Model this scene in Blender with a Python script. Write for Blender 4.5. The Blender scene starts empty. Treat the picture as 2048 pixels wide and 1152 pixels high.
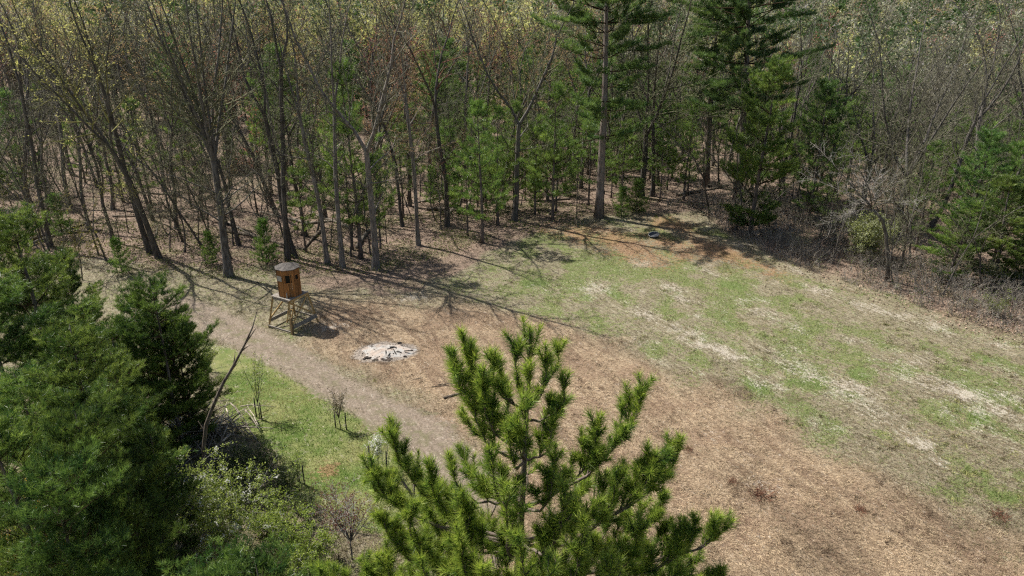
import bpy, math
import numpy as np
from mathutils import Vector
C = bpy.context.scene.collection
S = bpy.context.scene
TAU = math.tau

# ------------------------------------------------------------------ camera, sky, sun, exposure
FPX, CAMH, HORY = 1462.0, 18.0, -35.0
PITCH = math.atan((576 - HORY) / FPX)
cam = bpy.data.cameras.new('camera'); camo = bpy.data.objects.new('camera', cam); C.objects.link(camo)
cam.sensor_width = 36; cam.lens = FPX / 2048 * 36; cam.clip_start = .1; cam.clip_end = 6000
camo.location = (0, 0, CAMH); camo.rotation_euler = (math.pi / 2 - PITCH, 0, 0)
S.camera = camo
SUN_EL = math.radians(54)
SUN_TO = Vector((.86 * math.cos(SUN_EL), -.51 * math.cos(SUN_EL), -math.sin(SUN_EL))).normalized()
w = bpy.data.worlds.new('World'); S.world = w; w.use_nodes = True
nt = w.node_tree
sky = nt.nodes.new('ShaderNodeTexSky'); sky.sky_type = 'NISHITA'; sky.sun_disc = False
sky.sun_elevation = SUN_EL; sky.sun_rotation = math.radians(-59.3); sky.air_density = 1.2; sky.dust_density = 2.5
nt.links.new(sky.outputs[0], nt.nodes['Background'].inputs[0]); nt.nodes['Background'].inputs[1].default_value = .070
sun = bpy.data.lights.new('sun', 'SUN'); sun.energy = 4.9; sun.angle = math.radians(.55); sun.color = (1, .965, .905)
suno = bpy.data.objects.new('sun', sun); C.objects.link(suno)
suno.location = (-60, 40, 80); suno.rotation_euler = SUN_TO.to_track_quat('-Z', 'Y').to_euler()
vs = S.view_settings; vs.view_transform = 'Standard'; vs.look = 'None'; vs.gamma = 1; vs.exposure = 0.74
vs.use_curve_mapping = False
S.cycles.max_bounces = 4; S.cycles.transparent_max_bounces = 2; S.cycles.diffuse_bounces = 3; S.cycles.transmission_bounces = 2; S.cycles.glossy_bounces = 1
S.cycles.use_denoising = False; S.cycles.pixel_filter_type = 'BLACKMAN_HARRIS'; S.cycles.filter_width = 1.3
S.cycles.use_adaptive_sampling = True; S.cycles.adaptive_threshold = .03

# ------------------------------------------------------------------ geometry of the view, only used to read places off the photograph
cp, sp = math.cos(PITCH), math.sin(PITCH)
def ray(u, v):
    x = (u - 1024) / FPX; y = (576 - v) / FPX
    return np.array([x, cp + y * sp, -sp + y * cp])
def G(u, v, z=0.):
    d = ray(u, v); return np.array([0, 0, CAMH]) + d * ((z - CAMH) / d[2])
def AT(u, v, Y):
    d = ray(u, v); return np.array([0, 0, CAMH]) + d * (Y / d[1])

# ------------------------------------------------------------------ numpy noise
_tab = np.random.default_rng(7).random((256, 256))
def vnoise(x, y):
    xi = np.floor(x).astype(int); yi = np.floor(y).astype(int); fx = x - xi; fy = y - yi
    fx = fx * fx * (3 - 2 * fx); fy = fy * fy * (3 - 2 * fy)
    a = _tab[xi & 255, yi & 255]; b = _tab[(xi + 1) & 255, yi & 255]; c = _tab[xi & 255, (yi + 1) & 255]; d = _tab[(xi + 1) & 255, (yi + 1) & 255]
    return (a * (1 - fx) + b * fx) * (1 - fy) + (c * (1 - fx) + d * fx) * fy
def fbm(x, y, o=4):
    s = 0; a = .5; t = 0
    for i in range(o):
        s = s + a * vnoise(x * 2 ** i + 17.3 * i, y * 2 ** i + 5.1 * i); t += a; a *= .5
    return s / t
def sstep(a, b, x):
    t = np.clip((x - a) / (b - a), 0, 1); return t * t * (3 - 2 * t)

# ------------------------------------------------------------------ mesh builder
def norm(v):
    return v / np.maximum(np.linalg.norm(v, axis=-1, keepdims=True), 1e-9)
def perp(d):
    ref = np.where(np.abs(d[..., 2:3]) < .9, np.array([0, 0, 1.]), np.array([1., 0, 0]))
    a = norm(np.cross(d, ref)); return a, np.cross(d, a)
class Geo:
    """triangles, each with a material slot; optional colour per vertex"""
    def __init__(s): s.v = []; s.f = []; s.m = []; s.c = []; s.sm = []; s.n = 0
    def add(s, v, f, m=0, c=None, smooth=False):
        v = np.asarray(v, float).reshape(-1, 3); f = np.asarray(f, int).reshape(-1, 3)
        s.v.append(v); s.f.append(f + s.n); s.m.append(np.full(len(f), m)); s.sm.append(np.full(len(f), smooth))
        if c is None: c = np.ones((len(v), 3)) * .5
        s.c.append(np.broadcast_to(np.asarray(c, float), (len(v), 3))); s.n += len(v)
    def tube(s, P, R, sides=6, m=0, c=None, cap=True):
        P = np.asarray(P, float); R = np.asarray(R, float); n = len(P)
        D = np.gradient(P, axis=0); D = norm(D); a, b = perp(D)
        for i in range(1, n):            # keep the frame from flipping
            a[i] = norm(a[i - 1] - D[i] * np.dot(a[i - 1], D[i])); b[i] = np.cross(D[i], a[i])
        th = np.arange(sides) * TAU / sides
        V = (P[:, None] + R[:, None, None] * (np.cos(th)[None, :, None] * a[:, None] + np.sin(th)[None, :, None] * b[:, None])).reshape(-1, 3)
        i = np.arange(n - 1)[:, None] * sides; j = np.arange(sides)[None]; k = (j + 1) % sides
        q = np.stack([i + j, i + k, i + sides + k, i + sides + j], -1).reshape(-1, 4)
        F = np.concatenate([q[:, [0, 1, 2]], q[:, [0, 2, 3]]])
        if cap:
            V = np.concatenate([V, P[[0, -1]]]); o = n * sides; jj = np.arange(sides); kk = (jj + 1) % sides
            F = np.concatenate([F, np.stack([kk, jj, np.full(sides, o)], -1), np.stack([(n - 1) * sides + jj, (n - 1) * sides + kk, np.full(sides, o + 1)], -1)])
        s.add(V, F, m, c, True)
    def cones(s, A, B, r0, r1, sides=3, m=0, c=None):
        """many straight tapered sticks at once"""
        A = np.asarray(A, float).reshape(-1, 3); B = np.asarray(B, float).reshape(-1, 3); n = len(A)
        if n == 0: return
        r0 = np.broadcast_to(r0, n); r1 = np.broadcast_to(r1, n)
        d = norm(B - A); a, b = perp(d)
        th = np.arange(sides) * TAU / sides
        ring = np.cos(th)[None, :, None] * a[:, None] + np.sin(th)[None, :, None] * b[:, None]
        V = np.concatenate([A[:, None] + ring * r0[:, None, None], B[:, None] + ring * r1[:, None, None]], 1).reshape(-1, 3)
        j = np.arange(sides); k = (j + 1) % sides
        q = np.stack([j, k, sides + k, sides + j], -1); t = np.concatenate([q[:, [0, 1, 2]], q[:, [0, 2, 3]]])
        F = (t[None] + (np.arange(n) * 2 * sides)[:, None, None]).reshape(-1, 3)
        if c is not None: c = np.repeat(np.broadcast_to(c, (n, 3)), 2 * sides, 0)
        s.add(V, F, m, c, True)
    def blades(s, P, D, L, W, rng, m=0, c=None, ctip=None):
        """one thin triangle each: base at P, pointing along D"""
        n = len(P)
        if n == 0: return
        D = norm(D); side = norm(np.cross(D, norm(rng.normal(size=(n, 3)))))
        L = np.broadcast_to(L, n)[:, None]; W = np.broadcast_to(W, n)[:, None]
        V = np.stack([P - side * W * .5, P + side * W * .5, P + D * L], 1).reshape(-1, 3)
        if c is None: c = np.ones((n, 3)) * .5
        c = np.broadcast_to(c, (n, 3)); ctip = c if ctip is None else np.broadcast_to(ctip, (n, 3))
        s.add(V, np.arange(3 * n).reshape(-1, 3), m, np.stack([c, c, ctip], 1).reshape(-1, 3))
    def leaves(s, P, D, L, W, rng, m=0, c=None):
        """a diamond leaf with a fold along it"""
        n = len(P)
        if n == 0: return
        D = norm(D); r = norm(rng.normal(size=(n, 3))); side = norm(np.cross(D, r)); nn = np.cross(side, D)
        L = np.broadcast_to(L, n)[:, None]; W = np.broadcast_to(W, n)[:, None]
        V = np.stack([P, P + D * L * .5 + side * W * .5 + nn * W * .18, P + D * L, P + D * L * .5 - side * W * .5 + nn * W * .18], 1).reshape(-1, 3)
        t = np.array([[0, 1, 2], [0, 2, 3]]); F = (t[None] + (np.arange(n) * 4)[:, None, None]).reshape(-1, 3)
        if c is not None: c = np.repeat(np.broadcast_to(c, (n, 3)), 4, 0)
        s.add(V, F, m, c)
    def box(s, c, sx, sy, sz, ax=None, m=0):
        c = np.asarray(c, float); ax = np.eye(3) if ax is None else np.asarray(ax, float)
        h = np.array([[x, y, z] for x in (-1, 1) for y in (-1, 1) for z in (-1, 1)]) * np.array([sx, sy, sz]) * .5
        V = c + h @ ax
        q = [(0, 1, 3, 2), (4, 6, 7, 5), (0, 4, 5, 1), (2, 3, 7, 6), (0, 2, 6, 4), (1, 5, 7, 3)]
        s.add(V, [t for a in q for t in ((a[0], a[1], a[2]), (a[0], a[2], a[3]))], m)
    def arrays(s):
        return np.concatenate(s.v), np.concatenate(s.f), np.concatenate(s.m), np.concatenate(s.c), np.concatenate(s.sm)
    def mesh(s, name, mats):
        v, f, m, c, sm = s.arrays(); return mesh_from(name, v, f, m, c, sm, mats)
def mesh_from(name, v, f, m, c, sm, mats):
    me = bpy.data.meshes.new(name)
    me.vertices.add(len(v)); me.vertices.foreach_set('co', v.astype(np.float32).ravel())
    me.loops.add(len(f) * 3); me.loops.foreach_set('vertex_index', f.astype(np.int32).ravel())
    me.polygons.add(len(f)); me.polygons.foreach_set('loop_start', np.arange(len(f), dtype=np.int32) * 3)
    me.polygons.foreach_set('material_index', m.astype(np.int32)); me.polygons.foreach_set('use_smooth', sm.astype(bool))
    for x in mats: me.materials.append(x)
    a = me.color_attributes.new('tint', 'FLOAT_COLOR', 'POINT')
    a.data.foreach_set('color', np.concatenate([c, np.ones((len(c), 1))], 1).astype(np.float32).ravel())
    me.update(calc_edges=True); return me
def obj(name, me, parent=None, loc=(0, 0, 0), rz=0, sc=1):
    o = bpy.data.objects.new(name, me); C.objects.link(o)
    o.location = loc; o.rotation_euler = (0, 0, rz); o.scale = (sc,) * 3 if np.isscalar(sc) else sc
    if parent is not None: o.parent = parent
    return o
def tag(o, label, cat, group=None, kind=None):
    o['label'] = label; o['category'] = cat
    if group: o['group'] = group
    if kind: o['kind'] = kind
    return o
def thing(name, label, cat, loc=(0, 0, 0), rz=0, sc=1, group=None):
    return tag(obj(name, None, None, loc, rz, sc), label, cat, group)

# ------------------------------------------------------------------ materials
class NB:
    def __init__(s, name):
        s.mat = bpy.data.materials.new(name); s.mat.use_nodes = True; s.t = s.mat.node_tree
        s.p = s.t.nodes['Principled BSDF']; s.out = s.t.nodes['Material Output']; s.p.inputs['Roughness'].default_value = .9
        s.p.inputs['Specular IOR Level'].default_value = .15
    def n(s, typ, **k):
        o = s.t.nodes.new('ShaderNode' + typ)
        for a, b in k.items(): setattr(o, a, b)
        return o
    def l(s, a, b): s.t.links.new(a, b)
    def val(s, sock, x):
        if isinstance(x, bpy.types.NodeSocket): s.l(x, sock)
        elif isinstance(x, (tuple, list)): sock.default_value = tuple(x) + ((1,) if len(x) == 3 and sock.type == 'RGBA' else ())
        else: sock.default_value = x
    def math(s, op, a, b=0., c=0.):
        o = s.n('Math', operation=op); s.val(o.inputs[0], a); s.val(o.inputs[1], b); s.val(o.inputs[2], c); return o.outputs[0]
    def mix(s, f, a, b, mode='MIX'):
        o = s.n('Mix', data_type='RGBA', blend_type=mode); s.val(o.inputs[0], f); s.val(o.inputs[6], a); s.val(o.inputs[7], b); return o.outputs[2]
    def noise(s, scale, det=4, rough=.55, vec=None, dist=0.):
        o = s.n('TexNoise'); o.inputs['Scale'].default_value = scale; o.inputs['Detail'].default_value = det; o.inputs['Roughness'].default_value = rough; o.inputs['Distortion'].default_value = dist
        if vec is not None: s.l(vec, o.inputs['Vector'])
        return o.outputs['Fac']
    def step(s, x, a, b):
        o = s.n('MapRange', interpolation_type='SMOOTHSTEP'); s.val(o.inputs[0], x); o.inputs[1].default_value = a; o.inputs[2].default_value = b; return o.outputs[0]
    def coord(s, which='Object'): return s.n('TexCoord').outputs[which]
    def mapping(s, vec, scale=(1, 1, 1), rot=(0, 0, 0)):
        o = s.n('Mapping'); s.l(vec, o.inputs[0]); o.inputs['Scale'].default_value = scale; o.inputs['Rotation'].default_value = rot; return o.outputs[0]
    def bump(s, h, st=.5, d=.02):
        o = s.n('Bump'); o.inputs['Strength'].default_value = st; o.inputs['Distance'].default_value = d; s.l(h, o.inputs['Height']); s.l(o.outputs[0], s.p.inputs['Normal'])
    def base(s, x): s.val(s.p.inputs['Base Color'], x)
def leafy(name, col, trans=.35, rough=.55, hue=.5, spec=.25):
    """foliage: diffuse + a share of light passing through; col is a socket maker"""
    b = NB(name); c = col(b); b.base(c); b.p.inputs['Roughness'].default_value = rough; b.p.inputs['Specular IOR Level'].default_value = spec
    t = b.n('BsdfTranslucent'); m = b.n('MixShader'); m.inputs[0].default_value = trans
    b.l(b.mix(.5, c, b.mix(1., c, (1.2, 1.15, .7), 'MULTIPLY')), t.inputs[0])
    b.l(b.p.outputs[0], m.inputs[1]); b.l(t.outputs[0], m.inputs[2]); b.l(m.outputs[0], b.out.inputs[0]); return b.mat
def vcol(b): return b.n('Attribute', attribute_name='tint').outputs['Color']
def needle_col(b):
    r = b.n('ObjectInfo').outputs['Random']
    h = b.n('HueSaturation'); b.l(vcol(b), h.inputs['Color'])
    b.l(b.math('MULTIPLY_ADD', r, .016, .488), h.inputs['Hue']); b.l(b.math('MULTIPLY_ADD', r, .3, .85), h.inputs['Value']); return h.outputs[0]
def bud_col(b):
    c = b.n('ObjectInfo').outputs['Color']; n = b.noise(1.1, 1, .6, b.coord())
    return b.mix(1., c, b.mix(n, (.8, .8, .8), (1.3, 1.3, 1.3)), 'MULTIPLY')
M_needle = leafy('pine_needles', needle_col, .42, .42, spec=.4)
M_leaf = leafy('leaves', vcol, .4, .6)
M_bud = leafy('opening_buds', bud_col, .45, .7)
def bark_mat(name, dark, light, sc=1., useobj=True, fine=False):
    b = NB(name)
    if fine:
        b.base(b.mix(1., b.mix(b.noise(2., 1, .5, b.coord()), dark, light), b.n('ObjectInfo').outputs['Color'], 'MULTIPLY')); return b.mat
    v = b.mapping(b.coord(), (9 * sc, 9 * sc, 1.6 * sc)); n = b.noise(1., 5, .65, v); n2 = b.noise(.9, 3, .5, b.coord())
    c = b.mix(b.step(n, .3, .72), dark, light); c = b.mix(b.math('MULTIPLY', b.step(n2, .55, .75), .35), c, (.2, .21, .17))
    if useobj: c = b.mix(1., c, b.n('ObjectInfo').outputs['Color'], 'MULTIPLY')
    b.base(c); b.bump(n, .8, .03); return b.mat
M_bark = bark_mat('grey_bark', (.055, .048, .042), (.19, .172, .155))
M_twig = bark_mat('twig_bark', (.26, .25, .225), (.52, .50, .46), fine=True)
M_pinebark = bark_mat('pine_bark', (.08, .062, .052), (.20, .165, .145))
M_dead = bark_mat('dead_wood', (.10, .085, .07), (.32, .285, .24))
def plain(name, c1, c2, sc=6., stretch=(1, 1, 1), rough=.85, bump=.3):
    b = NB(name); n = b.noise(sc, 5, .6, b.mapping(b.coord(), stretch)); b.base(b.mix(b.step(n, .3, .7), c1, c2)); b.p.inputs['Roughness'].default_value = rough; b.bump(n, bump, .01); return b.mat
M_vert = NB('plant_colours'); M_vert.base(vcol(M_vert)); M_vert = M_vert.mat

# ------------------------------------------------------------------ lie of the land
EDGE = np.array([G(u, v)[:2] for u, v in ((-420, 470), (0, 520), (330, 535), (470, 545), (640, 530), (760, 535), (870, 505), (970, 480), (1100, 455), (1200, 432), (1400, 425), (1480, 480), (1580, 528), (1700, 568), (1800, 602), (1920, 640), (2060, 680), (2500, 800))])
def edge_dist(x, y):
    """metres behind the edge of the wood (positive in the wood)"""
    x = np.asarray(x, float); y = np.asarray(y, float); best = np.full(x.shape, 1e9); sg = np.zeros(x.shape)
    for a, b in zip(EDGE[:-1], EDGE[1:]):
        d = b - a; t = np.clip(((x - a[0]) * d[0] + (y - a[1]) * d[1]) / (d @ d), 0, 1)
        px = x - a[0] - t * d[0]; py = y - a[1] - t * d[1]; q = np.hypot(px, py); s = np.sign(d[0] * (y - a[1]) - d[1] * (x - a[0]))
        m = q < best; best = np.where(m, q, best); sg = np.where(m, s, sg)
    return best * sg
def height(x, y):
    x = np.asarray(x, float); y = np.asarray(y, float); e = edge_dist(x, y)
    z = .05 * (fbm(x * .35, y * .35, 3) - .5) + .10 * (fbm(x * .95 + 5, y * .95, 2) - .5) + .25 * (fbm(x * .06 + 9, y * .06, 2) - .5) * sstep(2, 15, np.abs(e))
    drop = sstep(8, 70, x + .12 * y - 6) * sstep(4, 60, e)
    far = np.hypot(x, y)
    z = z - 5.5 * drop + 22 * sstep(260, 900, far + 30 * fbm(x * .008, y * .008, 2)) + 3.0 * (fbm(x * .012 + 3, y * .012, 3) - .5) * sstep(110, 220, far)
    return z
def poly_sd(x, y, pts):
    """signed distance, positive inside"""
    pts = np.asarray(pts); ins = np.zeros(x.shape, bool); best = np.full(x.shape, 1e9)
    for a, b in zip(pts, np.roll(pts, -1, 0)):
        d = b - a; t = np.clip(((x - a[0]) * d[0] + (y - a[1]) * d[1]) / (d @ d), 0, 1)
        best = np.minimum(best, np.hypot(x - a[0] - t * d[0], y - a[1] - t * d[1]))
        cr = ((a[1] > y) != (b[1] > y)) & (x < d[0] * (y - a[1]) / (d[1] + 1e-12) + a[0]); ins ^= cr
    return np.where(ins, best, -best)
def gp(*p): return np.array([G(u, v)[:2] for u, v in p])
LUSH = gp((400, 690), (470, 698), (560, 742), (700, 815), (800, 880), (870, 955), (880, 1010), (760, 1080), (660, 1010), (590, 985), (500, 880), (440, 800))
PATH = gp((330, 570), (430, 612), (520, 650), (650, 722), (780, 790), (900, 852), (1000, 930), (1060, 1010), (960, 1030), (860, 945), (760, 862), (650, 798), (560, 745), (470, 700), (400, 668), (330, 620))
BROWN = gp((640, 590), (760, 608), (900, 600), (1150, 640), (1290, 712), (1400, 765), (1520, 812), (1700, 905), (1850, 985), (1960, 1040), (2100, 1110), (2300, 1240), (900, 1240), (960, 950), (880, 830), (700, 740), (600, 690), (640, 640))
# (u, v, half width, half height in the photograph, strength)
SANDS = [(1190, 575, 42, 15, 1), (1285, 625, 55, 10, .8), (1380, 668, 55, 13, 1), (1450, 703, 50, 9, 1), (1500, 722, 40, 7, 1), (1620, 745, 90, 13, .8), (1700, 783, 80, 11, 1), (1950, 800, 90, 13, 1.2), (1850, 770, 60, 8, .8), (1840, 882, 32, 7, 1), (1540, 632, 40, 12, .8), (1590, 655, 30, 9, .8), (1702, 604, 20, 4, 1.2), (1860, 645, 40, 3, .9), (1400, 632, 26, 7, .7), (1560, 705, 25, 6, .7), (1730, 680, 25, 6, .7), (1640, 850, 60, 8, .7), (830, 592, 30, 10, .8), (1080, 575, 20, 6, .6), (670, 650, 28, 8, .9), (2020, 690, 30, 6, .8), (1740, 825, 70, 8, .8), (1990, 870, 50, 8, .8), (1430, 880, 40, 8, .45), (1530, 965, 45, 9, .5), (1820, 715, 50, 7, .6)]
GREENS = [(1228, 590, 32, 9, 1), (1340, 580, 25, 7, .6), (1475, 575, 25, 14, .9), (1610, 770, 45, 17, 1.2), (1660, 645, 30, 9, .8), (1728, 752, 26, 14, 1.2), (1960, 835, 42, 15, 1.2), (1075, 562, 28, 14, 1), (1160, 592, 22, 8, .9), (1520, 775, 45, 14, .9), (1450, 640, 60, 16, .7), (1540, 680, 40, 12, .7), (1230, 535, 70, 14, .6), (1940, 940, 50, 14, .9), (1700, 700, 50, 12, .6), (1980, 720, 40, 13, .8), (1990, 760, 50, 13, .6), (1200, 640, 50, 13, .7), (1340, 690, 40, 12, .7), (2030, 1130, 40, 25, 1), (2010, 990, 40, 16, .9), (590, 675, 50, 8, .7), (940, 560, 60, 10, .6), (860, 850, 40, 8, .6), (1000, 540, 40, 10, .7), (800, 615, 40, 9, .5), (1860, 690, 40, 9, .5)]
ORANGES = [(1240, 485, 110, 24, 1.2), (1340, 490, 80, 20, 1.1), (1440, 505, 90, 20, 1.3), (1520, 535, 60, 14, 1.1), (1160, 468, 80, 16, 1), (1350, 450, 80, 18, .9), (650, 935, 22, 12, 1.2), (1100, 465, 50, 10, .6)]
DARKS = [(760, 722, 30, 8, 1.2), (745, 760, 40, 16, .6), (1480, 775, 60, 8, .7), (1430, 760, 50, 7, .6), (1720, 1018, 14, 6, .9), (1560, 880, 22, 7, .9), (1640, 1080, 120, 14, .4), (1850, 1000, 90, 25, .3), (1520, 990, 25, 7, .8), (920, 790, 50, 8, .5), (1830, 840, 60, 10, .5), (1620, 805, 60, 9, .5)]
ASHES = [(772, 703, 50, 16, 1.6)]
def spots(x, y, lst):
    s = np.zeros(x.shape)
    for u, v, a, b, k in lst:
        c = G(u, v)[:2]; ex = G(u + a, v)[0] - c[0]; ey = abs(G(u, v - b)[1] - G(u, v + b)[1]) * .5
        dx = (x - c[0]) / ex; dy = (y - c[1]) / ey
        if b < a * .35 and u > 1000:        # streaks lie along the old tractor lines
            X = x - c[0]; Y = y - c[1]; dx = (X * math.cos(-1.1) + Y * math.sin(-1.1)) / (ex * 1.15); dy = (-X * math.sin(-1.1) + Y * math.cos(-1.1)) / (ex * .42)
        s = np.maximum(s, k * np.exp(-(dx * dx + dy * dy) * .9))
    return s
def masks(x, y):
    e = edge_dist(x, y); n = fbm(x * .5, y * .5, 4) - .5; n2 = fbm(x * 1.3 + 40, y * 1.3, 3) - .5
    litter = sstep(-1.5, 2.5, e + 3.5 * n + 4.6 * (1 - sstep(-5, 4, x)) * sstep(-18, -11, x))
    brown = sstep(-1.2, 1.6, poly_sd(x, y, BROWN) + 3 * n)
    psd = poly_sd(x, y, PATH) + .25 * n; rut = np.exp(-((psd - .55) / .26) ** 2)
    path = sstep(-.5, .5, poly_sd(x, y, PATH) + 1.1 * n)
    lush = sstep(-.6, .8, poly_sd(x, y, LUSH) + 2.0 * n)
    wob = 1 + 1.2 * n2 + .8 * n
    X = x + 1.6 * n2; Y = y + 1.6 * n
    grass = np.clip(spots(X, Y, GREENS) * wob, 0, 1.3); sand = np.clip(spots(X, Y, SANDS) * wob, 0, 1.3)
    # long faint streaks of worn sand and sparse grass over the upper meadow
    ca, sa = math.cos(-1.1), math.sin(-1.1); p = x * ca + y * sa; q = -x * sa + y * ca
    st = fbm(p * .16, q * .75, 4)
    meadow = (1 - brown) * (1 - litter) * (1 - path)
    sand = np.maximum(sand * .84, .62 * sstep(.56, .78, fbm(p * .5 + 3, q * 1.1, 4)) * meadow * sstep(4, 10, x))
    grass = np.maximum(grass * 1.1, meadow * sstep(.42, .66, fbm(p * .55 + 31, q * .8 + 7, 4)) * .62)
    grass = grass * (.35 + .65 * sstep(-7, 4, x)) * (1 - .8 * path) * (1 - .93 * brown * (1 - sstep(-2.5, 0, -poly_sd(x, y, BROWN)) * .6))
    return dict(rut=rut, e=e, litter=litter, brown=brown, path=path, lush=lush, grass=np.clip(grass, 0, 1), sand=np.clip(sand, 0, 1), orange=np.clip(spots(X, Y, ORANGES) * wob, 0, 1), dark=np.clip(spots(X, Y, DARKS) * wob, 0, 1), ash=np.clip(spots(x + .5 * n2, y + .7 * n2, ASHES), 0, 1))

def grown(a, b, fine, out):
    r = list(np.arange(a, b, fine)); s = fine; v = b
    while v < out: r.append(v); s *= 1.13; v += s
    r.append(out); return r
xs = np.array([-v for v in grown(0, 40, .36, 2600)][::-1][:-1] + grown(0, 40, .36, 2600))
ys = np.array([-60, -30, -12, 0, 6, 10, 13] + grown(15, 66, .36, 3600))
gx, gy = np.meshgrid(xs, ys); gx = gx.ravel(); gy = gy.ravel(); gz = height(gx, gy)
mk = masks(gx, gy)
nx, ny = len(xs), len(ys)
i = (np.arange(ny - 1)[:, None] * nx + np.arange(nx - 1)[None]).ravel()
gf = np.concatenate([np.stack([i, i + 1, i + nx + 1], -1), np.stack([i, i + nx + 1, i + nx], -1)])

b = NB('ground_cover_of_soil_grass_and_litter')
co = b.coord(); m1 = b.n('Attribute', attribute_name='m1'); m2 = b.n('Attribute', attribute_name='m2'); m3 = b.n('Attribute', attribute_name='m3')
def rgb(a):
    s = b.n('SeparateColor'); b.l(a.outputs['Color'], s.inputs[0]); return s.outputs[0], s.outputs[1], s.outputs[2]
grass, sand, path = rgb(m1); litter, orange, dark = rgb(m2); ash, lush, brown = rgb(m3)
nf = b.noise(9, 3, .7, co); nm = b.noise(1.7, 3, .6, co); nff = b.noise(34, 1, .7, co); nl = b.noise(.35, 2, .6, co)
rot = b.mapping(co, (1, 1, 1), (0, 0, 1.1)); strk = b.noise(1., 3, .65, b.mapping(rot, (1.1, 5.5, 1)))
def msk(m, n, k=.8, lo=.35, hi=.65): return b.step(b.math('ADD', m, b.math('MULTIPLY', b.math('SUBTRACT', n, .5), k)), lo, hi)
def S_(n, lo=.34, hi=.66): return b.step(n, lo, hi)
def W_(*p):
    o = 0.
    for n, k in p: o = b.math('MULTIPLY_ADD', n, k, o)
    return o
def keyed(m, n, k, lo=.4, hi=.62): return b.step(b.math('ADD', m, b.math('MULTIPLY', b.math('SUBTRACT', n, .5), k)), lo, hi)
F, FF_, Md, Sk, Lg = S_(nf), S_(nff, .38, .62), S_(nm), S_(strk), S_(nl)
strk2 = S_(b.noise(1., 2, .6, b.mapping(rot, (.22, 1.6, 1))))
straw = b.mix(F, (.16, .116, .076), (.40, .305, .20)); straw = b.mix(b.math('MULTIPLY', Sk, .4), straw, (.47, .365, .235))
n4 = S_(b.noise(4., 2, .6, co), .4, .62); straw = b.mix(b.math('MULTIPLY', n4, .5), straw, (.145, .098, .062)); straw = b.mix(b.math('MULTIPLY', Md, .45), straw, (.20, .135, .085)); straw = b.mix(b.math('MULTIPLY', b.step(strk2, .62, .95), .6), straw, (.13, .085, .055))
straw = b.mix(b.math('MULTIPLY', b.step(nl, .47, .62), .6), straw, (.185, .122, .08)); straw = b.mix(b.math('MULTIPLY', b.step(nff, .54, .66), .55), straw, (.075, .05, .032))
mead = b.mix(F, (.11, .095, .056), (.24, .205, .135)); mead = b.mix(b.math('MULTIPLY', n4, .45), mead, (.12, .10, .055)); mead = b.mix(b.math('MULTIPLY', FF_, .4), mead, (.105, .085, .052)); mead = b.mix(b.math('MULTIPLY', Sk, .35), mead, (.36, .315, .225))
c = b.mix(brown, mead, straw)
gcol = b.mix(F, (.045, .075, .012), (.135, .17, .04)); gcol = b.mix(b.math('MULTIPLY', b.step(grass, .45, .9), .8), gcol, (.058, .115, .012)); gcol = b.mix(b.math('MULTIPLY', FF_, .3), gcol, (.25, .235, .13))
gn = W_((Md, .2), (n4, .3), (F, .2), (FF_, .2), (Sk, .1))
gm_ = b.math('MULTIPLY', b.math('ADD', grass, b.math('MULTIPLY', b.math('SUBTRACT', 1., brown), .26)), b.math('SUBTRACT', 1., litter))
c = b.mix(b.math('MULTIPLY', keyed(gm_, gn, 1.5, .36, .72), .85), c, gcol)
lcol = b.mix(Md, (.065, .11, .02), (.165, .185, .06)); lcol = b.mix(b.math('MULTIPLY', F, .25), lcol, (.27, .24, .11)); lcol = b.mix(b.math('MULTIPLY', Lg, .35), lcol, (.27, .235, .115)); lcol = b.mix(b.math('MULTIPLY', b.math('SUBTRACT', 1., Lg), .45), lcol, (.055, .115, .014)); lcol = b.mix(b.math('MULTIPLY', n4, .3), lcol, (.13, .135, .05))
c = b.mix(keyed(lush, W_((F, .5), (Md, .5)), .7), c, lcol)
pcol = b.mix(F, (.115, .088, .066), (.21, .166, .128)); pcol = b.mix(b.math('MULTIPLY', Sk, .35), pcol, (.28, .225, .175)); pcol = b.mix(b.math('MULTIPLY', FF_, .35), pcol, (.15, .115, .085)); rutm = m1.outputs['Alpha']; pcol = b.mix(b.math('MULTIPLY', b.math('MULTIPLY', b.step(nm, .42, .62), .55), b.math('SUBTRACT', 1., rutm)), pcol, (.11, .115, .045)); pcol = b.mix(b.math('MULTIPLY', rutm, .7), pcol, b.mix(F, (.16, .125, .096), (.27, .215, .17)))
c = b.mix(b.math('MULTIPLY', keyed(path, W_((Md, .5), (F, .5)), .9, .35, .75), .9), c, pcol)
scol = b.mix(FF_, (.24, .20, .155), (.50, .45, .38))
c = b.mix(b.math('MULTIPLY', keyed(sand, W_((FF_, .3), (Sk, .25), (F, .2), (n4, .25)), 2.1, .5, .95), .85), c, scol)
lit = b.mix(F, (.12, .085, .062), (.29, .215, .16)); lit = b.mix(b.math('MULTIPLY', b.step(nff, .52, .7), .55), lit, (.07, .048, .036)); lit = b.mix(b.math('MULTIPLY', b.step(nl, .5, .66), .35), lit, (.12, .125, .05))
c = b.mix(msk(litter, nf, .5), c, lit)
oc = b.mix(b.step(nf, .3, .7), (.17, .09, .05), (.31, .185, .105)); c = b.mix(b.math('MULTIPLY', keyed(orange, W_((F, .4), (n4, .6)), .9, .25, .8), .75), c, oc)
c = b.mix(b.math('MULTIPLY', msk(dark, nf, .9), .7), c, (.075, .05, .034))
c = b.mix(msk(ash, nf, .4, .3, .5), c, b.mix(b.step(nf, .35, .62), (.11, .09, .075), (.30, .255, .21)))
b.base(c); b.bump(b.math('ADD', nf, b.math('MULTIPLY', nff, .6)), .75, .05)
gme = mesh_from('ground', np.stack([gx, gy, gz], -1), gf, np.zeros(len(gf)), np.zeros((len(gx), 3)), np.ones(len(gf)), [b.mat])
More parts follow.
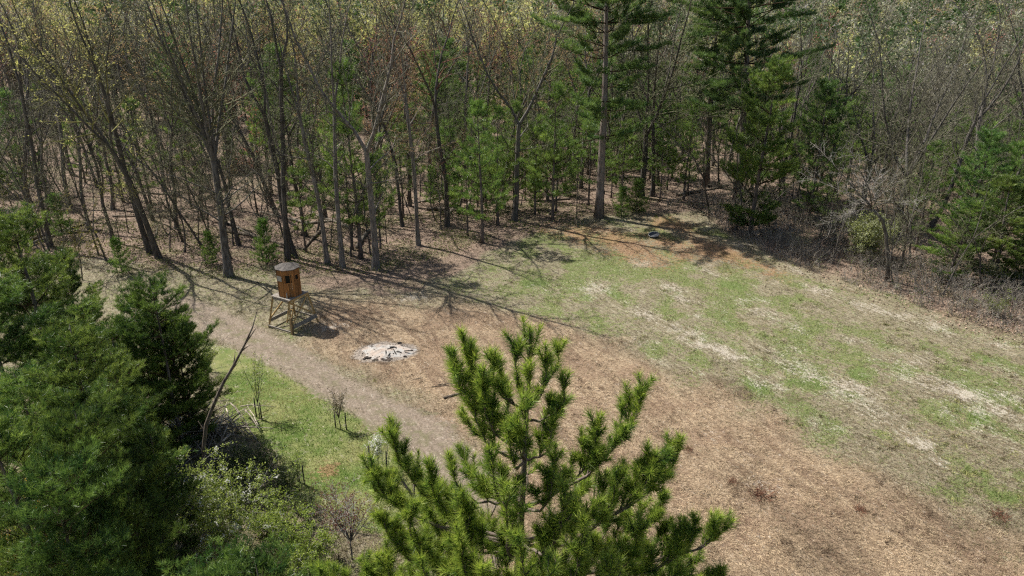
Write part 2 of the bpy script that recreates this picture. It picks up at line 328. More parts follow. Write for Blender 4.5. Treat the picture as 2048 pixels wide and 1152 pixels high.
for nme, ks in (('m1', ('grass', 'sand', 'path')), ('m2', ('litter', 'orange', 'dark')), ('m3', ('ash', 'lush', 'brown'))):
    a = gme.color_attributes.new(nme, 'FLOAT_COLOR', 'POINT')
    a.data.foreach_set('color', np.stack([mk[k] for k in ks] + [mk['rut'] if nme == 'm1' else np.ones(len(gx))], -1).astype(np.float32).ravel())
ground = obj('ground', gme); ground['kind'] = 'structure'; ground['label'] = 'clearing floor of straw, thin grass, sand, dirt track and forest leaf litter'
def gz1(x, y): return float(height(np.array([x]), np.array([y]))[0])
def on(u, v):
    p = G(u, v); return np.array([p[0], p[1], gz1(p[0], p[1])])

# ------------------------------------------------------------------ straw, grass blades and fallen leaves lying on the ground
def scatter(n, seed, y0=16., y1=75.):
    r = np.random.default_rng(seed)
    y = 1 / (1 / y0 + r.random(n) * (1 / y1 - 1 / y0)); x = (r.random(n) * 2 - 1) * .93 * y
    return r, x, y
def pick(a, bb, t): return np.asarray(a) * (1 - t[:, None]) + np.asarray(bb) * t[:, None]
r, x, y = scatter(330000, 1, 16, 62)
k = masks(x, y); keep = (k['e'] < .5) & (k['path'] < .6 + .4 * (r.random(len(x)) < .3)) & (k['ash'] < .5) & (k['sand'] + .4 * r.random(len(x)) < 1.0) & (k['lush'] < .55)
x, y = x[keep], y[keep]; k = {a: v[keep] for a, v in k.items()}; n = len(x); z = height(x, y)
g = Geo(); t = r.random(n); isg = r.random(n) < np.where(k['lush'] > .5, .8, k['grass'] * .8 + .03 + .16 * (1 - k['brown']))
az = r.normal(-1.0, .9, n); d = np.stack([np.cos(az), np.sin(az), np.abs(r.normal(.05, .22, n))], -1)
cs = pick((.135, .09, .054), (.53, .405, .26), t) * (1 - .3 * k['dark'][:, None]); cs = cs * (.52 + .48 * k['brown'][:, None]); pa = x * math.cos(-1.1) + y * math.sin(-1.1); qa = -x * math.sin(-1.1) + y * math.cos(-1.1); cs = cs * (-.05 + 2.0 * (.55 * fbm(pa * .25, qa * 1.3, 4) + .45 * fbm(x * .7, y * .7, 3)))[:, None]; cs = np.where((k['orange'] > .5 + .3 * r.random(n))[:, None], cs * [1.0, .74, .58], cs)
st = ~isg
L = np.where(st, r.uniform(.08, .24, n), r.uniform(.05, .12, n)) * (.75 + y / 60)
g.blades(np.stack([x, y, z + .012], -1)[st], d[st], L[st], .009 + y[st] * .0002, r, 0, cs[st])
nc = 1400; rc, xc, yc = scatter(nc * 3, 71, 16, 55); kc = masks(xc, yc); kk = (kc['e'] < 0) & (kc['path'] < .3) & (kc['lush'] < .3) & (kc['ash'] < .1) & (fbm(xc * .5, yc * .5, 3) > .45); xc, yc = xc[kk][:nc], yc[kk][:nc]; br = kc['brown'][kk][:nc]
per = 34; N = len(xc) * per; sz = np.repeat(rc.uniform(.06, .28, len(xc)), per); X_ = np.repeat(xc, per) + rc.normal(0, 1, N) * sz; Y_ = np.repeat(yc, per) + rc.normal(0, 1, N) * sz; cl_ = np.repeat(np.where((rc.random(len(xc)) < .5)[:, None], (.12, .078, .05), (.40, .31, .20)) * rc.uniform(.6, 1.2, (len(xc), 1)), per, 0)
cl_ = np.where(np.repeat(br < .4, per)[:, None], cl_ * [.7, .9, .5], cl_)
g.blades(np.stack([X_, Y_, height(X_, Y_)], -1), np.stack([rc.normal(0, .8, N), rc.normal(0, .8, N), rc.uniform(.2, 1, N)], -1), rc.uniform(.08, .24, N), .016, rc, 0, cl_ * rc.uniform(.7, 1.3, (N, 1)))
obj('straw', g.mesh('straw', [M_vert]))
bpy.data.objects['straw']['kind'] = 'stuff'; bpy.data.objects['straw']['label'] = 'dry straw and chopped stalks strewn over the clearing'; bpy.data.objects['straw']['category'] = 'straw'
g = Geo(); dg = np.stack([r.normal(0, .45, n), r.normal(0, .45, n), np.ones(n)], -1)
cg = pick((.05, .08, .018), (.17, .195, .06), r.random(n))
g.blades(np.stack([x, y, z - .005], -1)[isg], dg[isg], L[isg] * 1.1, .010 + y[isg] * .0003, r, 0, cg[isg])
r, x, y = scatter(70000, 9, 20, 32); x = r.uniform(-16, -1, len(x)); k = masks(x, y); kp = (k['lush'] > .4) & (k['path'] < .5); x, y = x[kp], y[kp]; n = len(x)
dry = fbm(x * .5, y * .5, 3) + .25 * (r.random(n) - .5) > .58; cg = np.where(dry[:, None], pick((.17, .15, .06), (.34, .29, .14), r.random(n)), pick((.055, .11, .014), (.15, .22, .035), r.random(n)))
g.blades(np.stack([x, y, height(x, y) - .005], -1), np.stack([r.normal(0, .5, n), r.normal(0, .5, n), np.ones(n)], -1), r.uniform(.05, .12, n), .02, r, 0, cg)
tag(obj('grass', g.mesh('grass', [M_leaf])), 'short green grass growing in patches over the clearing', 'grass', kind='stuff')
r, x, y = scatter(100000, 2, 30, 110); k = masks(x, y); kp = (k['e'] > -1.5) & (r.random(len(x)) < .25 + .75 * k['litter']); x, y = x[kp], y[kp]; n = len(x)
g = Geo(); cl = np.where((r.random(n) < .2)[:, None], (.11, .07, .05), pick((.17, .11, .075), (.44, .32, .24), r.random(n)))
g.leaves(np.stack([x, y, height(x, y) + .015], -1), np.stack([r.normal(size=n), r.normal(size=n), r.normal(.1, .3, n)], -1), .09 + y * .0012, .06 + y * .0009, r, 0, cl)
tag(obj('fallen_leaves', g.mesh('fallen_leaves', [M_vert])), 'carpet of dry fallen leaves under the forest trees', 'leaf litter', kind='stuff')

# ------------------------------------------------------------------ tree growing
UP = np.array([0, 0, 1.])
def rnd_dir(rng, d, ang, az):
    a, bb = perp(d[None]); return norm(d * math.cos(ang) + (a[0] * math.cos(az) + bb[0] * math.sin(az)) * math.sin(ang))
def chain(rng, p, d, L, n, wob, trop):
    P = [np.asarray(p, float)]; d = np.asarray(d, float)
    for _ in range(n):
        d = d + rng.normal(0, wob, 3); d[2] += trop; d = d / np.linalg.norm(d); P.append(P[-1] + d * (L / n))
    return np.array(P)
def interp(P, t):
    q = t * (len(P) - 1); i = min(int(q), len(P) - 2); f = q - i; return P[i] * (1 - f) + P[i + 1] * f, norm(P[i + 1] - P[i])
def decid(seed, H, r0, fork=.45, leaders=3, spread=.35, dens=1., bud=1., budsize=.09, gnarl=.06, lean=0., spray=1., low=5):
    """returns (trunk geo, crown geo): trunk and limbs; fine branches, twigs and opening buds"""
    rng = np.random.default_rng(seed); T = Geo(); K = Geo(); seg = []; tips = []
    d0 = norm(np.array([lean * rng.normal(), lean * rng.normal(), 1.]))
    fh = H * fork; P = chain(rng, (0, 0, -.15), d0, fh, 7, gnarl * .6, .03); tt = np.linspace(0, 1, 8)
    R = r0 * (1 - .32 * tt); R[0] *= 1.45; R[1] *= 1.04
    T.tube(P, R, 8, cap=False); limbs = []
    az0 = rng.uniform(0, TAU)
    for k in range(leaders):
        ang = spread * rng.uniform(.6, 1.25) if leaders > 1 else .05
        d = rnd_dir(rng, norm(P[-1] - P[-2]), ang, az0 + k * TAU / leaders + rng.normal(0, .3))
        L = (H - fh) * rng.uniform(.8, 1.05) / max(math.cos(ang), .6); Q = chain(rng, P[-1] - norm(P[-1] - P[-2]) * .1, d, L, 8, gnarl, .045)
        rr = R[-1] * (.78 if leaders == 2 else .68 if leaders == 3 else .55 if leaders > 3 else .95) * rng.uniform(.85, 1.1); RR = rr * (1 - .9 * np.linspace(0, 1, 9)) + .006
        T.tube(Q, RR, 6, cap=False); limbs.append((Q, rr, L, .12))
    for _ in range(low):        # side limbs on the stem
        t = rng.uniform(.42, .97); p, d = interp(P, t); q = rnd_dir(rng, d, rng.uniform(.7, 1.1), rng.uniform(0, TAU)); L = H * rng.uniform(.12, .22)
        Q = chain(rng, p, q, L, 5, .15, .03); rr = r0 * .22; T.tube(Q, rr * (1 - .9 * np.linspace(0, 1, 6)) + .005, 5, cap=False); limbs.append((Q, rr, L, .25))
    lv2 = []
    for Q, rr, L, t0 in limbs:
        nn = int((5 + 1.5 * L) * dens); az = rng.uniform(0, TAU)
        for t in np.linspace(t0, .98, nn):
            p, d = interp(Q, t); az += 2.4 + rng.normal(0, .4); q = rnd_dir(rng, d, rng.uniform(.5, 1.0), az)
            l = max(.5, L * rng.uniform(.22, .42) * (1.08 - .72 * t)); r2 = max(.016, rr * (1 - .9 * t) * .6)
            P2 = chain(rng, p, q, l, 4, .17, .05); lv2.append((P2, r2, l))
            seg.append((P2, r2))
    for P2, r2, l in lv2:
        nn = max(3, int((2 + 2.6 * l) * dens)); az = rng.uniform(0, TAU)
        for t in np.linspace(.15, 1, nn):
            p, d = interp(P2, t); az += 2.4; q = rnd_dir(rng, d, rng.uniform(.4, .9), az); l3 = max(.3, l * rng.uniform(.25, .5) * (1.1 - .6 * t))
            P3 = chain(rng, p, q, l3, 2, .14, .08); seg.append((P3, max(.009, r2 * .42))); tips.append((P3, l3))
    A = []; B = []; r_0 = []; r_1 = []
    for P_, r_ in seg:
        n = len(P_) - 1
        for i in range(n): A.append(P_[i]); B.append(P_[i + 1]); r_0.append(r_ * (1 - .8 * i / n)); r_1.append(r_ * (1 - .8 * (i + 1) / n))
    K.cones(A, B, np.array(r_0), np.array(r_1), 3, 0)
    # twiglets
    S0 = np.array([t[0][0] for t in tips]); S1 = np.array([t[0][1] for t in tips]); S2 = np.array([t[0][2] for t in tips]); m = max(2, int(3 * dens * spray))
    f = rng.random((len(S0), m, 1)); base = np.where(f < .5, S0[:, None] + (S1 - S0)[:, None] * f * 2, S1[:, None] + (S2 - S1)[:, None] * (f * 2 - 1))
    dd = norm(norm(S2 - S0)[:, None] + rng.normal(0, .5, base.shape) + np.array([0, 0, .15])); ll = rng.uniform(.18, .5, (len(S0), m, 1)); end = base + dd * ll
    K.cones(base.reshape(-1, 3), end.reshape(-1, 3), .008, .004, 3, 0)
    if bud > 0:
        E = np.concatenate([end.reshape(-1, 3), (base + dd * ll * .5).reshape(-1, 3), S2]); D = np.concatenate([dd.reshape(-1, 3)] * 2 + [norm(S2 - S1)])
        kp = (rng.random(len(E)) < bud) & (vnoise(E[:, 0] * .9 + E[:, 2] * .6 + seed, E[:, 1] * .9 - E[:, 2] * .5) > .45); E = E[kp]; D = D[kp]
        for _ in range(2): K.blades(E + rng.normal(0, .02, E.shape), D + rng.normal(0, .7, E.shape), budsize * rng.uniform(.6, 1.3, len(E)), budsize * rng.uniform(.5, .9, len(E)), rng, 1)
    return T, K
def tufts(K, P, D, k, L, W, rng, spread=.75, lo=(.028, .065, .014), hi=(.10, .165, .035), up=.25, m=0, shade=None):
    n = len(P)
    if n == 0: return
    D = norm(D); d = norm(np.repeat(D, k, 0) + rng.normal(0, spread, (n * k, 3)) + np.array([0, 0, up])); p = np.repeat(P, k, 0) + rng.normal(0, L * .12, (n * k, 3))
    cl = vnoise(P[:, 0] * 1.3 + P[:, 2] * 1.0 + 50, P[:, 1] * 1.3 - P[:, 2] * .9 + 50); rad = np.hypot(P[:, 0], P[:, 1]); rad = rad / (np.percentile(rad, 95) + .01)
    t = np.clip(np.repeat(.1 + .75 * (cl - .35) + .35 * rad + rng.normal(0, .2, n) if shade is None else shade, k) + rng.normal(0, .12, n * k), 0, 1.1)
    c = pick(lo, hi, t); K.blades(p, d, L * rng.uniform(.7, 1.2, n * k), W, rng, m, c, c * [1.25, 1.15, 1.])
def pine(seed, H, r0, bare=.1, width=.25, whorl=.55, per=5, shape='cone', tl=.2, tw=.03, tk=10, gap=.1, lift=.25, twig=.42, tdens=1., lo=(.028, .065, .014), hi=(.10, .165, .035), plates=False):
    """white pine: trunk geo, crown geo (branches slot 0, needles slot 1)"""
    rng = np.random.default_rng(seed); T = Geo(); K = Geo()
    n = 12; P = chain(rng, (0, 0, -.15), (0, 0, 1), H, n, .015, .05); R = r0 * (1 - .93 * np.linspace(0, 1, n + 1)); R[0] *= 1.3
    T.tube(P, R, 8, cap=True); tp = []; td = []; A = []; B = []; ra = []; rb = []
    h = bare * H
    while h < H * .985:
        t = h / H; u = max(0., (t - bare) / (1 - bare))
        if shape == 'cone': prof = (1 - u) ** .75 * (.35 + .65 * min(1, u * 6 + .4)) + .04
        elif shape == 'round': prof = max(.08, (1 - u ** 2.2) ** .8 * (.55 + .45 * min(1, u * 3))) * rng.uniform(.8, 1.15)
        else: prof = (.55 + .45 * math.sin(min(1, u * 1.05 + .05) * math.pi)) * rng.uniform(.55, 1.2) * (1 if u < .85 else (1 - u) / .15 * .8 + .15)
        az = rng.uniform(0, TAU); c, _ = interp(P, t); nb = per + rng.integers(-1, 2)
        for j in range(nb):
            if rng.random() < gap: continue
            a = az + TAU * j / nb + rng.normal(0, .25); L = H * width * prof * rng.uniform(.55, 1.25) + .12
            el = lift + (.5 * u if shape == 'cone' else .25 * u) + rng.normal(0, .16 if plates else .1); d = np.array([math.cos(a) * math.cos(el), math.sin(a) * math.cos(el), math.sin(el)])
            nseg = 5; Q = chain(rng, c, d, L, nseg, .10, .08); br = min(r0 * .3, .012 + L * .011) * (1 - .5 * t)
            for i in range(nseg): A.append(Q[i]); B.append(Q[i + 1]); ra.append(br * (1 - .17 * i)); rb.append(br * (1 - .17 * (i + 1)))
            s0 = .42 if L > 1.6 else .2
            m = max(3, int(L * (1 - s0) / .2 * tdens))
            for s in np.linspace(s0, 1, m):
                p, dd = interp(Q, s); side = norm(np.cross(dd, UP))
                for sg in (-1, 1):
                    l = max(.14, min(L * twig, 1.0) * (1.15 - s) * rng.uniform(.6, 1.35)); v = norm(dd * .8 + side * sg * rng.uniform(.45, 1.) + UP * rng.normal(.16, .15)); e = p + v * l
                    A.append(p); B.append(e); ra.append(.009); rb.append(.004)
                    ks = max(1, int(l / .15 * tdens))
                    q = np.arange(ks)[:, None]; bp = p + v * l * (1 - q * .55 / ks); sv = np.cross(v, UP)
                    tp.append(bp); td.append(np.repeat((v + UP * .3)[None], ks, 0))
                    o = sv * rng.normal(0, .13, (ks, 1)) + UP * np.abs(rng.normal(.03, .05, (ks, 1))); tp.append(bp + o); td.append(v + o * 4 + UP * .35)
                tp.append((p + rng.normal(0, .03, 3) + UP * .03)[None]); td.append((dd + UP * .5)[None])
        h += whorl * rng.uniform(.75, 1.3) * (1.25 - .5 * u)
    tp.append(P[-1:]); td.append(UP[None])
    K.cones(A, B, np.array(ra), np.array(rb), 4, 0)
    tp = np.concatenate(tp); td = np.concatenate(td)
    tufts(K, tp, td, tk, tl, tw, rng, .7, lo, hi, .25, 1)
    return T, K

PROTO = {}
def proto(key, TK, bark, crown_mats):
    T, K = TK; PROTO[key] = (T.mesh(key + '_trunk', [bark]), K.mesh(key + '_crown', crown_mats))
LIGHT_B = (1.55, 1.5, 1.45, 1); DARK_B = (.8, .78, .76, 1)
def plant(key, name, label, cat, loc, rz=0, sc=1., bud=(.25, .2, .1), bark=(1, 1, 1, 1), group=None, tilt=None):
    o = thing(name, label, cat, loc, rz, sc, group)
    if tilt: o.rotation_euler = (tilt[0], tilt[1], rz)
    a = obj('trunk', PROTO[key][0], o); a.color = bark
    cc = obj('crown', PROTO[key][1], o); cc.color = tuple(bud) + (1,)
    return o
BR = [M_twig, M_bud]; PN = [M_pinebark, M_needle]
for i in range(7):
    r = np.random.default_rng(100 + i); lf = i >= 5
    proto('tree%d' % i, decid(200 + i, 17.5 + r.uniform(-1.5, 2), .14 + .06 * r.random(), r.uniform(.42, .68), int(r.integers(2, 4)), r.uniform(.2, .40), .78, 1. if lf else .10, .085 if lf else .04, .11, .07, .9, 5), M_bark, BR)
for i in range(3): proto('mid%d' % i, decid(240 + i, 10 + i, .085, .3, 3, .5, .75, .2, .045, .17, .12, 1.0, 6), M_bark, BR)
proto('fan', decid(11, 22, .27, .36, 7, .27, .8, .15, .05, .05, .0, 1.2, 8), M_bark, BR)
proto('vee', decid(23, 21, .25, .42, 2, .34, 1., .2, .05, .09, .0, 1.4, 4), M_bark, BR)
proto('slim', decid(31, 18.5, .17, .6, 2, .2, .8, .35, .07, .05, .01), M_bark, BR)
proto('wide', decid(37, 16, .26, .3, 4, .55, 1.1, .35, .07, .09, .02), M_bark, BR)
proto('pole', decid(41, 9, .055, .5, 2, .25, .6, .4, .06, .08, .08), M_bark, BR)
proto('pole1', decid(43, 5, .035, .4, 2, .4, .6, .6, .06, .1, .1), M_bark, BR)
proto('tall_pine', pine(5, 25, .37, .27, .215, .78, 7, 'old', .36, .040, 8, .14, -.02, .38, .85, lo=(.045, .105, .033), hi=(.19, .29, .085), plates=True), M_pinebark, PN)
proto('tall_pine1', pine(6, 24, .36, .34, .235, .78, 7, 'old', .36, .040, 8, .14, .0, .38, .85, lo=(.035, .085, .03), hi=(.14, .225, .07), plates=True), M_pinebark, PN)
proto('pine0', pine(51, 10, .13, .2, .23, .85, 5, 'cone', .28, .023, 11, .18, .12, .5, .75, lo=(.06, .13, .03), hi=(.235, .35, .08)), M_pinebark, PN)
proto('pine1', pine(52, 8, .10, .25, .25, .85, 5, 'cone', .28, .023, 11, .22, .1, .5, .75, lo=(.065, .135, .032), hi=(.245, .36, .09)), M_pinebark, PN)
proto('pine2', pine(53, 12, .19, .1, .27, .6, 5, 'round', .27, .024, 11, .08, .25, .45, .8, lo=(.05, .12, .035), hi=(.21, .33, .09)), M_pinebark, PN)
proto('small_pine', pine(54, 3.2, .045, .08, .3, .36, 5, 'cone', .2, .018, 11, .1, .3, .45, .9, lo=(.06, .13, .028), hi=(.235, .35, .08)), M_pinebark, PN)
NEAR = dict(tl=.17, tw=.0145, tk=13, tdens=1.3, twig=.55)
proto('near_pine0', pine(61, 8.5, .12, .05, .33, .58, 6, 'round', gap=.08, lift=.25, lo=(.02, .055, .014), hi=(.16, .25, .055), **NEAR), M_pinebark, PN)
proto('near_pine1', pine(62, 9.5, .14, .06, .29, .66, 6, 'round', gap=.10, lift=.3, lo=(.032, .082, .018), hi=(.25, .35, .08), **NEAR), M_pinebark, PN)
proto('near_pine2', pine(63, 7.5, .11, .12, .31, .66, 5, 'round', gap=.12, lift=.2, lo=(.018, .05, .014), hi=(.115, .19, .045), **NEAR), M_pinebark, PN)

# ------------------------------------------------------------------ the wood
OLIVE = (.35, .36, .23); YEL = (.52, .51, .19); TAN = (.36, .345, .27); RED = (.42, .19, .15); ORG = (.44, .30, .18); GREY = (.32, .30, .265)
HERO = []
def hero(key, u, v, name, label, cat, **k):
    p = on(u, v); HERO.append(p[:2]); return plant(key, name, label, cat, p, **k)
hero('fan', 457, 552, 'bare_tree', 'big dark tree with upswept fan of bare limbs left of the tower', 'tree', rz=.6, bud=OLIVE, sc=1.0)
hero('vee', 750, 538, 'bare_tree', 'pale grey forked tree at wood edge right of the tower', 'tree', rz=1.25, bark=LIGHT_B, bud=TAN, sc=.97)
hero('slim', 685, 534, 'bare_tree', 'slim pale tree between tower and the pale forked tree', 'tree', rz=2., bark=LIGHT_B, bud=TAN)
hero('slim', 655, 527, 'bare_tree', 'slim grey tree just right behind the tower roof', 'tree', rz=4., bark=LIGHT_B, bud=OLIVE, sc=.95)
hero('tree1', 575, 520, 'bare_tree', 'dark trunk rising behind the tower roof, left of a pair', 'tree', rz=1., bud=OLIVE, bark=DARK_B, sc=1.1)
hero('tree4', 590, 514, 'bare_tree', 'dark trunk rising behind the tower roof, right of a pair', 'tree', rz=2.4, bud=TAN, bark=DARK_B, sc=1.15)
hero('slim', 300, 505, 'bare_tree', 'dark leaning trunk at wood edge far left of the tower', 'tree', rz=.4, bud=OLIVE, bark=DARK_B, sc=1.1, tilt=(0, -.12))
hero('tree5', 318, 515, 'bare_tree', 'dark straight trunk beside the leaning trunk far left', 'tree', rz=3.4, bud=YEL, bark=DARK_B, sc=1.05)
hero('pole', 405, 492, 'bare_tree', 'thin curved tree bending left between dark trunks at left', 'tree', rz=.5, bud=TAN, sc=1.5, tilt=(0, -.3))
hero('tree3', 478, 490, 'bare_tree', 'dark tree just behind the big fan-limbed tree', 'tree', rz=1.7, bud=OLIVE, bark=DARK_B)
hero('slim', 837, 490, 'bare_tree', 'slim pale grey tree at wood edge right of forked tree', 'tree', rz=5.2, bark=LIGHT_B, bud=ORG, sc=.95)
hero('tree6', 805, 452, 'bare_tree', 'dark trunk set back behind the slim pale tree', 'tree', rz=2.2, bark=DARK_B, bud=OLIVE)
hero('tree0', 895, 452, 'bare_tree', 'dark upright trunk with rusty buds left of the green pine', 'tree', rz=.2, bark=DARK_B, bud=RED, sc=1.05)
hero('vee', 1028, 441, 'bare_tree', 'thick trunk forking in a wide vee left of the tallest pine', 'tree', rz=1.45, bud=OLIVE, sc=.93)
hero('wide', 1282, 394, 'bare_tree', 'dark forked tree just right of the tallest pine', 'tree', rz=.9, bud=OLIVE, bark=DARK_B, sc=1.2)
hero('vee', 1304, 392, 'bare_tree', 'second dark forked tree right of the tallest pine', 'tree', rz=.2, bud=TAN, bark=DARK_B, sc=.85)
hero('tall_pine', 1198, 434, 'tall_pine_tree', 'tallest white pine with long bare grey trunk near centre', 'pine tree', rz=.4, bark=(1.6, 1.6, 1.6, 1))
hero('tall_pine1', 1475, 400, 'tall_pine_tree', 'tall dark pine with broad crown behind the bushy pine', 'pine tree', rz=2.1)
hero('tall_pine', 1412, 372, 'tall_pine_tree', 'tall pine with leaning grey trunk right of centre', 'pine tree', rz=3.6, sc=.82, tilt=(0, .06))
hero('near_pine1', 1500, 468, 'pine_tree', 'bushy young pine at field corner right of the tall pines', 'pine tree', rz=.3, sc=(1.35, 1.35, 1.42))
hero('pine2', 1615, 448, 'pine_tree', 'dark bushy pine right behind the field corner pine', 'pine tree', rz=2.3, sc=.95)
hero('pine0', 965, 486, 'pine_tree', 'bright green slender pine at wood edge left of centre', 'pine tree', rz=.3, sc=1.05)
hero('pine1', 1070, 430, 'pine_tree', 'dark green pine between vee tree and tallest pine', 'pine tree', rz=1.3, sc=1.05)
hero('small_pine', 1243, 432, 'small_pine_tree', 'low bushy pine at the foot of the tallest pine', 'pine tree', rz=1., sc=(1.0, 1.0, .8))
hero('small_pine', 1272, 424, 'small_pine_tree', 'low bushy pine a step right of the tallest pine', 'pine tree', rz=2., sc=(1.1, 1.1, .9))
hero('pine1', 612, 505, 'pine_tree', 'bright green young pine behind the tower roof', 'pine tree', rz=2., sc=.85)
hero('small_pine', 535, 528, 'small_pine_tree', 'small bright pine left of the tower roof', 'pine tree', rz=4.)
hero('small_pine', 245, 548, 'small_pine_tree', 'small pine at wood edge above the dirt track', 'pine tree', rz=.4, sc=.8)
hero('small_pine', 425, 530, 'small_pine_tree', 'small pine beside the big fan-limbed tree', 'pine tree', rz=5, sc=.75)
for (u, v, key, s, lab) in ((1985, 572, 'near_pine1', .86, 'rounded green pine at far right edge above the brush'), (1895, 562, 'near_pine1', .66, 'rounded pine left of the far right one above the brush'), (2075, 545, 'near_pine1', 1.0, 'big rounded pine cut by the right picture edge'), (2040, 590, 'near_pine0', .6, 'low rounded pine in the brush at the right edge')):
    hero(key, u, v, 'pine_tree', lab, 'pine tree', rz=u * .1, sc=(s * 1.2, s * 1.2, s * .9))
hero('pine0', 722, 516, 'pine_tree', 'green pine close behind the pale forked tree', 'pine tree', rz=1.7, sc=(1.25, 1.25, 1.35))
hero('pine1', 705, 500, 'pine_tree', 'second green pine behind the pale forked tree', 'pine tree', rz=.7, sc=(1.2, 1.2, 1.4))
hero('pine0', 1105, 440, 'pine_tree', 'green pine just left of the tallest pine trunk', 'pine tree', rz=2.7, sc=1.1)
hero('pine1', 935, 470, 'pine_tree', 'light green pine left beside the slender pine', 'pine tree', rz=3.7, sc=.9)
hero('pine0', 1830, 500, 'pine_tree', 'narrow pine behind the pale blossoming bush at right', 'pine tree', rz=1., sc=.8)
for (u, v, key, s, lab, ti) in ((1790, 480, 'wide', 1.05, 'bare spreading tree behind the arching tree at right', 0), (1940, 470, 'tree1', 1.0, 'bare tree with pale limbs leaning right near right edge', .28), (1860, 450, 'tree4', 1.0, 'bare grey tree standing behind the right hand pines', .1), (2040, 440, 'vee', .9, 'bare forked tree at the right picture edge', .1), (1720, 420, 'wide', .9, 'dark bare tree behind the dark bushy pine', -.12)):
    hero(key, u, v, 'bare_tree', lab, 'tree', rz=u * .03, sc=s, bud=TAN, tilt=(0, ti))

def zone(x, y):
    u = 1024 + FPX * x / (y * cp + CAMH * sp); d = ' close to the clearing' if edge_dist(np.array([x]), np.array([y]))[0] < 9 else ' deep inside'
    return ('at the far left' if u < 330 else 'left of the tower' if u < 560 else 'behind the tower' if u < 760 else 'left of the tallest pine' if u < 1180 else 'between the tall pines' if u < 1500 else 'behind the right brush' if u < 1800 else 'at the far right') + d
rng = np.random.default_rng(77)
pts = [tuple(h) for h in HERO]; cnt = dict(t=0, p=0, s=0)
def far_enough(x, y, dmin, arr):
    a = np.asarray(arr[-600:]) if len(arr) else np.zeros((0, 2)); return len(a) == 0 or np.min((a[:, 0] - x) ** 2 + (a[:, 1] - y) ** 2) > dmin * dmin
LIM = 112.
tries = 0
while cnt['t'] < 265 and tries < 20000:
    tries += 1
    y = rng.uniform(42, LIM); x = rng.uniform(-.86, .80) * y
    e = float(edge_dist(np.array([x]), np.array([y]))[0])
    if e < 2.5 or not far_enough(x, y, 2.5 + .010 * y, pts): continue
    if x > 18 and e < 12: continue
    if x > 14 and e < 30 and rng.random() < .35: continue
    if -14 < x < 22 and e < 9 and rng.random() < .55: continue
    pts.append((x, y)); z = gz1(x, y); uu = rng.random(); fy = (y - 60) / 60 + (-.25 if x > 20 else .12)
    bud = YEL if uu < (y - 82) / 50 * (1. if x < 12 else .4) + (.06 if x < -25 else 0) else OLIVE if uu < .5 else TAN if uu < .8 else ORG if uu < .86 else RED if uu < .90 else GREY
    fam = {YEL: 'y', RED: 'r', ORG: 'o'}.get(bud, 'g'); bud = tuple(np.array(bud) * rng.uniform(.95, 1.35)); s = rng.uniform(.78, 1.02) * (1.0 if x < 15 else .92)
    zn = zone(x, y); lk = 'yellow-green budding' if fam == 'y' else 'reddish budding' if fam == 'r' else 'orange budding' if fam == 'o' else 'bare grey'
    plant('tree%d' % (rng.integers(5, 7) if fam != 'g' else rng.integers(0, 5)), 'forest_tree', lk + ' hardwood tree in the wood ' + zn, 'tree', (x, y, z), rng.uniform(0, TAU), s, bud, tuple(np.array([1, .98, .95]) * rng.uniform(.75, 1.3)) + (1,), lk + ' hardwoods ' + zn, (rng.normal(0, .05), rng.normal(0, .05)))
    cnt['t'] += 1
tries = 0
while cnt['p'] < 270 and tries < 20000:
    tries += 1
    y = rng.uniform(44, 105); x = rng.uniform(-.78, .80) * y
    e = float(edge_dist(np.array([x]), np.array([y]))[0])
    if e < 2.5 or not far_enough(x, y, 1.7, pts): continue
    dn = .10 + .9 * sstep(-16, -3, np.array([x]))[0] * (1 - sstep(15, 22, np.array([x]))[0] * (.93 if e < 22 else .6))
    if rng.random() > dn: continue
    pts.append((x, y)); q = rng.random(); key = 'pine1' if q < .45 else 'pine0' if q < .75 else 'small_pine' if q < .92 else 'pine2'
    plant(key, 'understory_pine', ('small' if key == 'small_pine' else 'young') + ' green pine in the wood ' + zone(x, y), 'pine tree', (x, y, gz1(x, y)), rng.uniform(0, TAU), rng.uniform(.7, 1.1), group=('small' if key == 'small_pine' else 'young') + ' pines ' + zone(x, y))
    cnt['p'] += 1
tries = 0
while cnt['s'] < 290 and tries < 20000:
    tries += 1
    y = rng.uniform(42, 85); x = rng.uniform(-.75, .75) * y
    e = float(edge_dist(np.array([x]), np.array([y]))[0])
    if e < .6 or not far_enough(x, y, .9, pts): continue
    pts.append((x, y)); q = rng.random()
    mid = q > .45
    plant('mid%d' % rng.integers(0, 3) if mid else 'pole' if q < .3 else 'pole1', 'understory_tree' if mid else 'forest_sapling', ('slim bare understory tree' if mid else 'thin leafless sapling') + ' among the trunks ' + zone(x, y), 'sapling', (x, y, gz1(x, y)), rng.uniform(0, TAU), rng.uniform(.6, 1.15), OLIVE if q < .7 else TAN, (.9, .88, .85, 1), ('understory trees ' if mid else 'saplings ') + zone(x, y), (rng.normal(0, .09), rng.normal(0, .09)))
    cnt['s'] += 1
